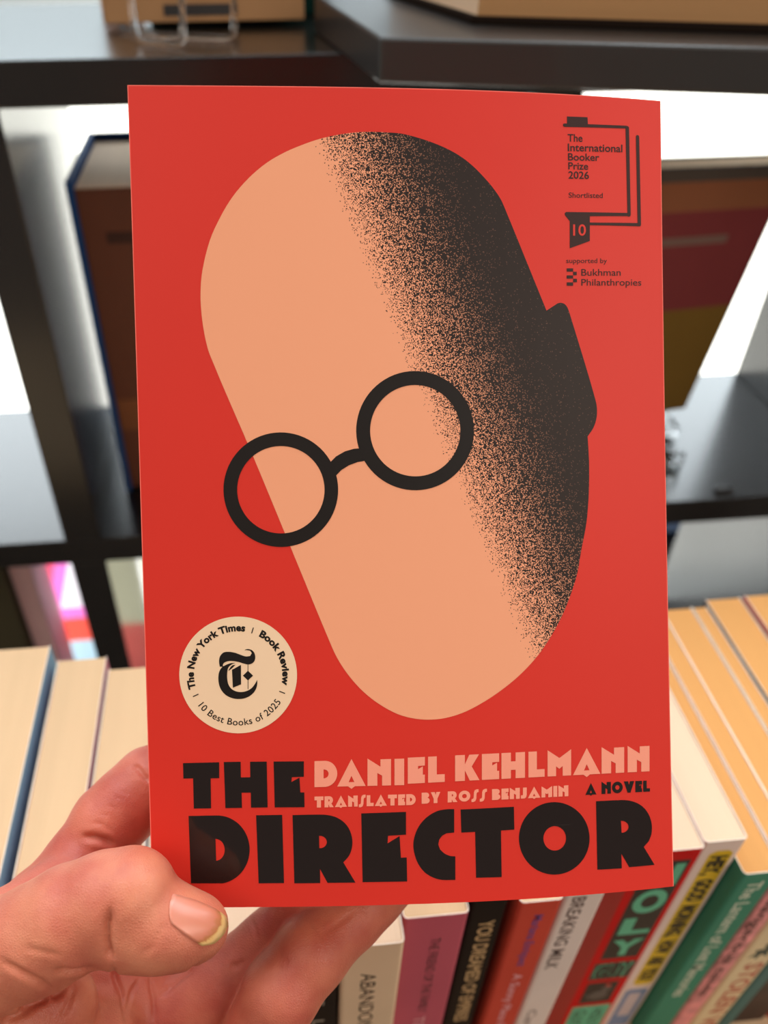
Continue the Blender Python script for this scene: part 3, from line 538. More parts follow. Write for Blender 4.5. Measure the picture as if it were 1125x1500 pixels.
GOTHIC = [[(1.93, 14.742), (1.914, 14.624), (1.926, 14.514), (1.969, 14.429), (2.049, 14.367), (2.175, 14.357), (2.332, 14.385), (2.487, 14.445), (2.612, 14.486), (2.722, 14.476), (2.765, 14.404), (2.726, 14.339), (2.632, 14.322), (2.578, 14.327), (2.623, 14.299), (2.695, 14.297), (2.779, 14.331), (2.834, 14.405), (2.854, 14.516), (2.829, 14.611), (2.765, 14.673), (2.67, 14.697), (2.561, 14.675), (2.42, 14.628), (2.264, 14.6), (2.138, 14.603), (2.042, 14.643), (2.003, 14.705), (2.04, 14.754), (1.993, 14.743)], [(2.341, 14.649), (2.23, 14.694), (2.149, 14.772), (2.121, 14.882), (2.114, 15.041), (2.139, 15.201), (2.215, 15.323), (2.339, 15.395), (2.48, 15.414), (2.623, 15.385), (2.744, 15.314), (2.832, 15.208), (2.891, 15.104), (2.884, 15.247), (2.827, 15.389), (2.715, 15.504), (2.571, 15.575), (2.397, 15.597), (2.225, 15.568), (2.069, 15.486), (1.956, 15.356), (1.896, 15.196), (1.885, 15.021), (1.911, 14.878), (1.976, 14.768), (2.088, 14.698), (2.215, 14.656)], [(2.242, 14.828), (2.478, 14.705), (2.469, 15.213), (2.256, 15.298)], [(2.522, 14.986), (2.657, 14.861), (2.786, 14.991), (2.651, 15.115)], [(2.652, 14.687), (2.667, 14.687), (2.655, 15.344), (2.64, 15.344)], [(2.243, 14.79), (2.34, 14.696), (2.245, 14.72), (2.164, 14.82), (2.15, 14.858)]]
BOOKER = [[(11.294, 0.576), (11.865, 0.568), (11.874, 0.77), (11.291, 0.774)], [(11.229, 0.76), (12.954, 0.727), (13.018, 0.74), (13.037, 0.784), (12.98, 0.822), (12.934, 0.801), (11.228, 0.849), (11.185, 0.83), (11.178, 0.796), (11.193, 0.769)], [(12.935, 0.756), (13.037, 0.767), (13.056, 3.06), (13.041, 3.106), (12.98, 3.119), (12.961, 3.064)], [(11.235, 3.054), (13.027, 3.019), (13.041, 3.102), (11.894, 3.144), (11.885, 3.794), (11.324, 3.997), (11.334, 3.291), (11.204, 3.14), (11.198, 3.089)], [(13.232, 1.005), (13.244, 0.969), (13.275, 0.95), (13.313, 0.965), (13.328, 0.999), (13.351, 3.31), (13.335, 3.356), (13.281, 3.365), (13.251, 3.324)], [(11.892, 3.31), (13.282, 3.274), (13.335, 3.314), (13.312, 3.36), (11.891, 3.379)], [(11.232, 4.523), (11.411, 4.52), (11.41, 4.606), (11.231, 4.609)], [(11.41, 4.609), (11.509, 4.608), (11.507, 4.698), (11.408, 4.699)], [(11.229, 4.706), (11.408, 4.703), (11.407, 4.789), (11.228, 4.792)], [(11.407, 4.793), (11.513, 4.791), (11.512, 4.881), (11.406, 4.882)], [(11.227, 4.889), (11.406, 4.886), (11.404, 4.976), (11.225, 4.978)]]
BTEXT = [('The', [(11.306, 1.03), (11.72, 1.018), (11.717, 1.214), (11.303, 1.225)]), ('International', [(11.306, 1.276), (12.842, 1.23), (12.839, 1.431), (11.304, 1.474)]), ('Booker', [(11.31, 1.525), (12.183, 1.503), (12.18, 1.693), (11.308, 1.714)]), ('Prize', [(11.314, 1.758), (11.868, 1.746), (11.866, 1.935), (11.312, 1.946)]), ('2026', [(11.315, 1.994), (11.887, 1.983), (11.885, 2.176), (11.312, 2.186)]), ('Shortlisted', [(11.315, 2.546), (12.266, 2.521), (12.264, 2.656), (11.313, 2.68)]), ('supported by', [(11.225, 4.261), (12.361, 4.235), (12.36, 4.36), (11.223, 4.385)]), ('Bukhman', [(11.638, 4.533), (12.748, 4.507), (12.746, 4.685), (11.636, 4.709)]), ('Philanthropies', [(11.634, 4.795), (13.338, 4.757), (13.335, 4.932), (11.632, 4.969)])]
TEN = [(11.424, 3.375), (11.78, 3.365), (11.776, 3.658), (11.42, 3.668)]
BOOK = {'loc': (3.7367, 16.117, -13.1317), 'right': (0.9991, -0.0365, -0.023), 'up': (0.0406, 0.6143, 0.788), 'out': (-0.0146, -0.7882, 0.6153), 'k': (0.3233, -0.2129, -0.0669, 0.0607, 0.0984)}
BW, BH = 13.97, 21.1
bR, bU, bO = Vector(BOOK['right']), Vector(BOOK['up']), Vector(BOOK['out']); bC = Vector(BOOK['loc']); K = BOOK['k']
def onbook(s, t, off=0.0):
    """a point of the gently warped book: s across, t down, off outward from the front cover (cm)"""
    u = (s-BW/2)/(BW/2); v = (t-BH/2)/(BH/2)
    dz = K[0]*u*u + K[1]*u*v + K[2]*v*v + K[3]*u*u*v + K[4]*u**3
    return wp(*(bC + bR*(s-BW/2) - bU*(t-BH/2) + bO*(off-dz)))
held = empty('held_paperback', 'red paperback with a bald bespectacled head on its cover, held up in the hand', 'book', onbook(BW/2, BH, -.9))
def slab(name, ss, ts, o0, o1, mats, parent, faceidx=None):
    V, Fc, MI = [], [], []; ns, ntt = len(ss), len(ts)
    for o in (o1, o0):
        for s in ss:
            for t in ts: V.append(onbook(s, t, o))
    id_ = lambda l, i, j: l*ns*ntt + i*ntt + j
    for i in range(ns-1):
        for j in range(ntt-1):
            Fc.append((id_(0,i,j), id_(0,i+1,j), id_(0,i+1,j+1), id_(0,i,j+1))); MI.append(faceidx(i, j, ns-1, ntt-1) if faceidx else 0)
            Fc.append((id_(1,i,j), id_(1,i,j+1), id_(1,i+1,j+1), id_(1,i+1,j))); MI.append(0)
    for i in range(ns-1):
        Fc += [(id_(0,i,0), id_(1,i,0), id_(1,i+1,0), id_(0,i+1,0)), (id_(0,i,ntt-1), id_(0,i+1,ntt-1), id_(1,i+1,ntt-1), id_(1,i,ntt-1))]; MI += [1, 1]
    for j in range(ntt-1):
        Fc += [(id_(0,0,j), id_(0,0,j+1), id_(1,0,j+1), id_(1,0,j)), (id_(0,ns-1,j), id_(1,ns-1,j), id_(1,ns-1,j+1), id_(0,ns-1,j+1))]; MI += [1, 1]
    return obj(name, V, Fc, mats, parent, MI)
lin = lambda a, b, n: [a+(b-a)*i/n for i in range(n+1)]
edge = .022
SS = [0] + lin(edge, BW-edge, 27) + [BW]; TT = [0] + lin(edge, BH-edge, 41) + [BH]
fc = slab('front_cover', SS, TT, -.03, 0, [RED, WORN], held, lambda i, j, n, m: 1 if (i in (0, n-1) or j == 0) else 0)
slab('page_block', lin(.04, BW-.03, 20), lin(.02, BH-.02, 30), -1.77, -.034, [PAPERW, PAPERW], held)
slab('back_cover', lin(0, BW, 20), lin(0, BH, 30), -1.81, -1.78, [RED, WORN], held)
slab('spine', [0, .035], lin(0, BH, 30), -1.78, -.031, [RED, WORN], held)

def on_cover(name, shapes, mats, off, parent=fc, step=.8, uv=False):
    """ink on the cover: flat shapes in cover centimetres, sliced and laid on the warped sheet"""
    V, Fc, MI, UV = [], [], [], []
    for k, (v, f) in shapes:
        v, f = cut(v, f, step); b = len(V); V += [onbook(s, t, off + .004*k) for s, t in v]; UV += v
        Fc += [tuple(i+b for i in q) for q in f]; MI += [k]*len(f)
    o = obj(name, V, Fc, mats, parent, MI)
    if uv:
        l = o.data.uv_layers.new(name='flat')
        for lp in o.data.loops: l.data[lp.index].uv = UV[lp.vertex_index]
    return o
on_cover('head_print', [(0, poly2d(smooth2d(HEAD)))], [stipple()], .004, uv=True)
gl = []
for cx, cy, ro, ri in LENS: gl.append((0, ring2d(cx, cy, ro, ri)))
gl.append((0, poly2d(BRIDGE)))
on_cover('spectacles_print', gl, [INK], .009)
on_cover('title_lettering', [(0, poly2d(smooth2d(o, 3, 22), h and smooth2d(h, 3, 30))) for o, h in TITLE], [GLOSS], .006)
tag(bpy.data.objects['title_lettering'], 'glossy black title lettering')

# poster capitals, each drawn in a unit box with y down
def arcp(cx, cy, rx, ry, a0, a1, n=10): return ellipse(cx, cy, rx, ry, n, a0, a1, True)
GLY = {
 'A': ([(.5, -.04), (1, 1), (.62, 1), (.5, 1.1), (.38, 1), (0, 1)], [(.5, .6), (.6, .84), (.4, .84)]),
 'B': ([(0, 0), (.5, 0)] + arcp(.55, .25, .38, .25, -90, 70) + arcp(.58, .73, .42, .27, -70, 90) + [(0, 1)], None),
 'D': ([(0, 0), (.4, 0)] + arcp(.45, .5, .55, .5, -85, 85, 16) + [(.4, 1), (0, 1)], [(.40, .33)] + arcp(.42, .5, .2, .17, -80, 80, 8) + [(.40, .67)]),
 'E': ([(0, 0), (1, 0), (1, .33), (.6, .34), (.6, .46), (.88, .36), (.88, .68), (1, .68), (1, 1), (0, 1)], None),
 'H': ([(0, 0), (.40, 0), (.40, .34), (.6, .34), (.6, 0), (1, 0), (1, 1), (.6, 1), (.6, .67), (.4, .67), (.4, 1), (0, 1)], None),
 'I': ([(0, 0), (1, 0), (1, 1), (0, 1)], None),
 'J': ([(.35, 0), (1, 0), (1, .7), (.9, .9), (.65, 1), (0, 1), (0, .7), (.28, .7), (.35, .62)], None),
 'K': ([(0, 0), (.40, 0), (.40, .36), (.58, 0), (.98, 0), (.68, .46), (1, 1), (.6, 1), (.40, .6), (.40, 1), (0, 1)], None),
 'L': ([(0, 0), (.52, 0), (.52, .7), (1, .7), (1, 1), (0, 1)], None),
 'M': ([(0, -.02), (.5, .3), (1, -.02), (1, 1), (.64, 1), (.64, .62), (.5, .72), (.36, .62), (.36, 1), (0, 1)], None),
 'N': ([(0, -.04), (.55, .28), (.55, 0), (1, 0), (1, 1), (.62, 1), (.62, .62), (.42, .52), (.42, 1), (0, 1)], None),
 'O': (ellipse(.5, .5, .5, .5, 28), ellipse(.5, .5, .2, .2, 16)),
 'R': ([(0, 0), (.45, 0)] + arcp(.5, .36, .42, .36, -90, 55) + [(1, 1), (.55, 1), (.42, .72), (.42, 1), (0, 1)], [(.42, .28)] + arcp(.44, .37, .12, .1, -80, 80, 6) + [(.42, .47)]),
 'S': ([(1, -.06), (1, .2), (.82, .22), (.72, .32), (.68, .8), (.55, 1.0), (.3, 1.08), (0, 1.08), (0, .82), (.2, .8), (.3, .7), (.34, .2), (.45, .02), (.7, -.06)], None),
 'T': ([(0, 0), (1, 0), (1, .34), (.73, .34), (.73, 1), (.27, 1), (.27, .34), (0, .34)], None),
 'V': ([(0, 0), (.42, 0), (.5, .34), (.58, 0), (1, 0), (.64, 1), (.36, 1)], None),
 'Y': ([(0, 0), (.42, 0), (.5, .26), (.58, 0), (1, 0), (.7, .6), (.7, 1), (.3, 1), (.3, .6)], None)}
def capitals(rows):
    out = []
    for ch, q in rows:
        m = quadmap(q); o, h = GLY[ch]
        out.append((0, poly2d([m(x, 1-y) for x, y in o], [m(x, 1-y) for x, y in h] if h else None)))
    return out
on_cover('author_lettering', capitals(AUTHOR), [CORAL], .006)
on_cover('translator_lettering', capitals(TRANS), [CORAL], .006)
on_cover('subtitle_lettering', capitals(NOVEL), [INK], .006)

# round award mark
rc, rt, rr = ROUND; ku = PX2CM
rs = [(0, poly2d(ellipse(rc, rt, rr, rr, 90)))] + [(1, poly2d(smooth2d(q, 4, 45))) for q in GOTHIC]
def ring_text(s, rad, a0, a1, h, bold, inside=False):
    """type along a circle; angles in degrees, counter-clockwise from the right, from a0 to a1"""
    v, f, asp = text2d(s, bold, 1.05); v, f = cut([(x*asp, y) for x, y in v], f, .35); out = []
    for x, y in v:
        a = math.radians(a0 + (a1-a0)*x/asp); R = rad + (-(y-.5) if inside else (y-.5))*h
        out.append((rc + R*math.cos(a), rt - R*math.sin(a)))
    return (1, (out, f))
rs += [ring_text('The New York Times', 388*ku, 196, 80, 61*ku, .045), ring_text('Book Review', 388*ku, 61, -13.5, 61*ku, .045),
       ring_text('10 Best Books of 2025', 385*ku, 216.5, 326.5, 55*ku, .008, True)]
for a in (71, 204.6, -22.7):
    c, s = math.cos(math.radians(a)), math.sin(math.radians(a)); w = 4*ku
    rs.append((1, poly2d([(rc+R*c+w*k*s, rt-R*s+w*k*c) for R, k in ((358*ku, 1), (358*ku, -1), (408*ku, -1), (408*ku, 1))])))
on_cover('award_roundel', rs, [CREAM, INK], .006)
tag(bpy.data.objects['award_roundel'], 'cream round award mark with black lettering')
# prize emblem
ps = [(0, poly2d(q)) for q in BOOKER]
for s, q in BTEXT:
    v, f, _ = text2d(s, .004 if s in ('supported by', 'Bukhman', 'Philanthropies') else .006 if s == 'Shortlisted' else .016); m = quadmap(q); ps.append((0, ([m(x, y) for x, y in v], f)))
v, f, _ = text2d('10', .012); m = quadmap(TEN); ps.append((1, ([m(x, y) for x, y in v], f)))
on_cover('prize_emblem', ps, [BROWNINK, RED], .006)

# ------------------------------------------------------------------ the hand
HAND = [
 ('palm', 0.5, 0, [[(-7.209, 11.419, -23.644, 1.1), (-7.583, 8.736, -27.407, 1.35), (-9.912, 5.739, -30.033, 2.0)], [(-4.511, 9.823, -26.699, 1.05), (-6.524, 7.936, -28.575, 1.5), (-9.59, 5.095, -30.777, 2.0)], [(-1.922, 8.017, -28.602, 1.1), (-4.632, 6.452, -30.007, 1.5), (-8.501, 4.379, -31.524, 2.0)], [(-2.234, 6.201, -29.89, 1.15), (-4.714, 4.728, -31.473, 1.5), (-7.413, 3.664, -32.272, 1.8)], [(-7.24, 11.468, -23.746, 1.1), (-4.511, 9.823, -26.699, 1.05), (-1.922, 8.017, -28.602, 1.1), (-2.234, 6.201, -29.89, 1.15)], [(-8.86, 4.658, -31.226, 2.3), (-11.041, 1.413, -33.978, 2.2), (-12.748, -1.98, -36.07, 2.5)], [(-7.772, 3.943, -31.973, 2.1), (-9.984, 0.842, -34.553, 2.1), (-11.392, -2.328, -36.343, 2.4)]]),
 ('thenar', 0.35, 0.45, [[(-11.476, 6.563, -27.317, 1.7), (-8.948, 8.048, -24.611, 1.5), (-7.445, 8.705, -23.651, 1.2), (-6.296, 8.958, -23.849, 0.95)], [(-6.917, 8.226, -24.803, 1.3), (-5.506, 8.687, -25.664, 1.05)], [(-9.032, 8.124, -24.843, 1.5), (-7.227, 7.271, -26.938, 1.5)]]),
 ('web', 0.35, 0.3, [[(-7.497, 10.556, -22.36, 1.0), (-6.725, 11.14, -22.513, 0.92), (-6.036, 11.95, -22.4, 0.72)], [(-7.186, 9.963, -23.043, 1.1), (-6.418, 11.083, -22.863, 0.8), (-5.375, 11.999, -22.741, 0.62)]]),
 ('thumb', 0.3, 0.08, [[(-9.248, 8.987, -23.036, 1.45), (-7.602, 9.405, -21.64, 1.32), (-6.274, 9.478, -20.933, 1.27), (-5.443, 9.624, -20.429, 1.24), (-4.864, 9.765, -20.164, 1.13)], [(-4.385, 9.768, -19.981, 1.18), (-3.917, 9.776, -19.842, 1.14)], [(-4.114, 9.401, -20.474, 1.08), (-3.636, 9.334, -20.425, 1.06), (-3.165, 9.214, -20.44, 0.98), (-2.674, 9.168, -20.52, 0.86), (-2.294, 9.166, -20.56, 0.7)]]),
 ('index', 0.25, 0.18, [[(-7.411, 11.376, -23.719, 1.05), (-6.062, 12.377, -22.831, 1.0), (-5.224, 13.181, -22.238, 1.08), (-4.623, 13.62, -21.955, 1.06), (-4.119, 14.008, -21.744, 0.98)], [(-4.057, 14.122, -21.678, 1.0), (-2.356, 14.293, -21.364, 1.0), (-1.131, 14.083, -21.405, 0.92)], [(-1.131, 14.083, -21.405, 0.92), (0.658, 13.317, -21.742, 0.78)]]),
 ('middle', 0.25, 0.22, [[(-3.797, 9.587, -26.748, 1.08), (-2.238, 9.999, -26.235, 1.02), (-0.749, 10.606, -25.495, 0.98), (0.557, 11.351, -24.686, 0.98)], [(0.458, 11.399, -24.638, 1.0), (2.816, 12.231, -23.293, 0.95)], [(2.816, 12.231, -23.293, 0.95), (4.654, 12.423, -22.387, 0.78)]]),
 ('ring', 0.25, 0.05, [[(-2.321, 7.86, -28.52, 1.1), (-0.943, 8.588, -25.756, 1.02), (-0.497, 9.046, -24.837, 1.06), (0.458, 9.848, -24.391, 1.03), (1.685, 10.913, -24.541, 1.0), (2.326, 11.405, -24.504, 0.98)], [(2.326, 11.405, -24.504, 0.98), (4.06, 12.205, -23.267, 0.93)], [(4.06, 12.205, -23.267, 0.93), (5.474, 12.372, -22.437, 0.77)]]),
 ('little', 0.25, 0.2, [[(-2.215, 6.148, -29.637, 0.98), (-0.207, 6.148, -28.314, 0.92), (1.371, 6.581, -27.46, 0.86)], [(1.371, 6.581, -27.46, 0.86), (2.504, 6.902, -27.891, 0.8)], [(2.504, 6.902, -27.891, 0.8), (3.03, 6.653, -29.08, 0.68)]])]
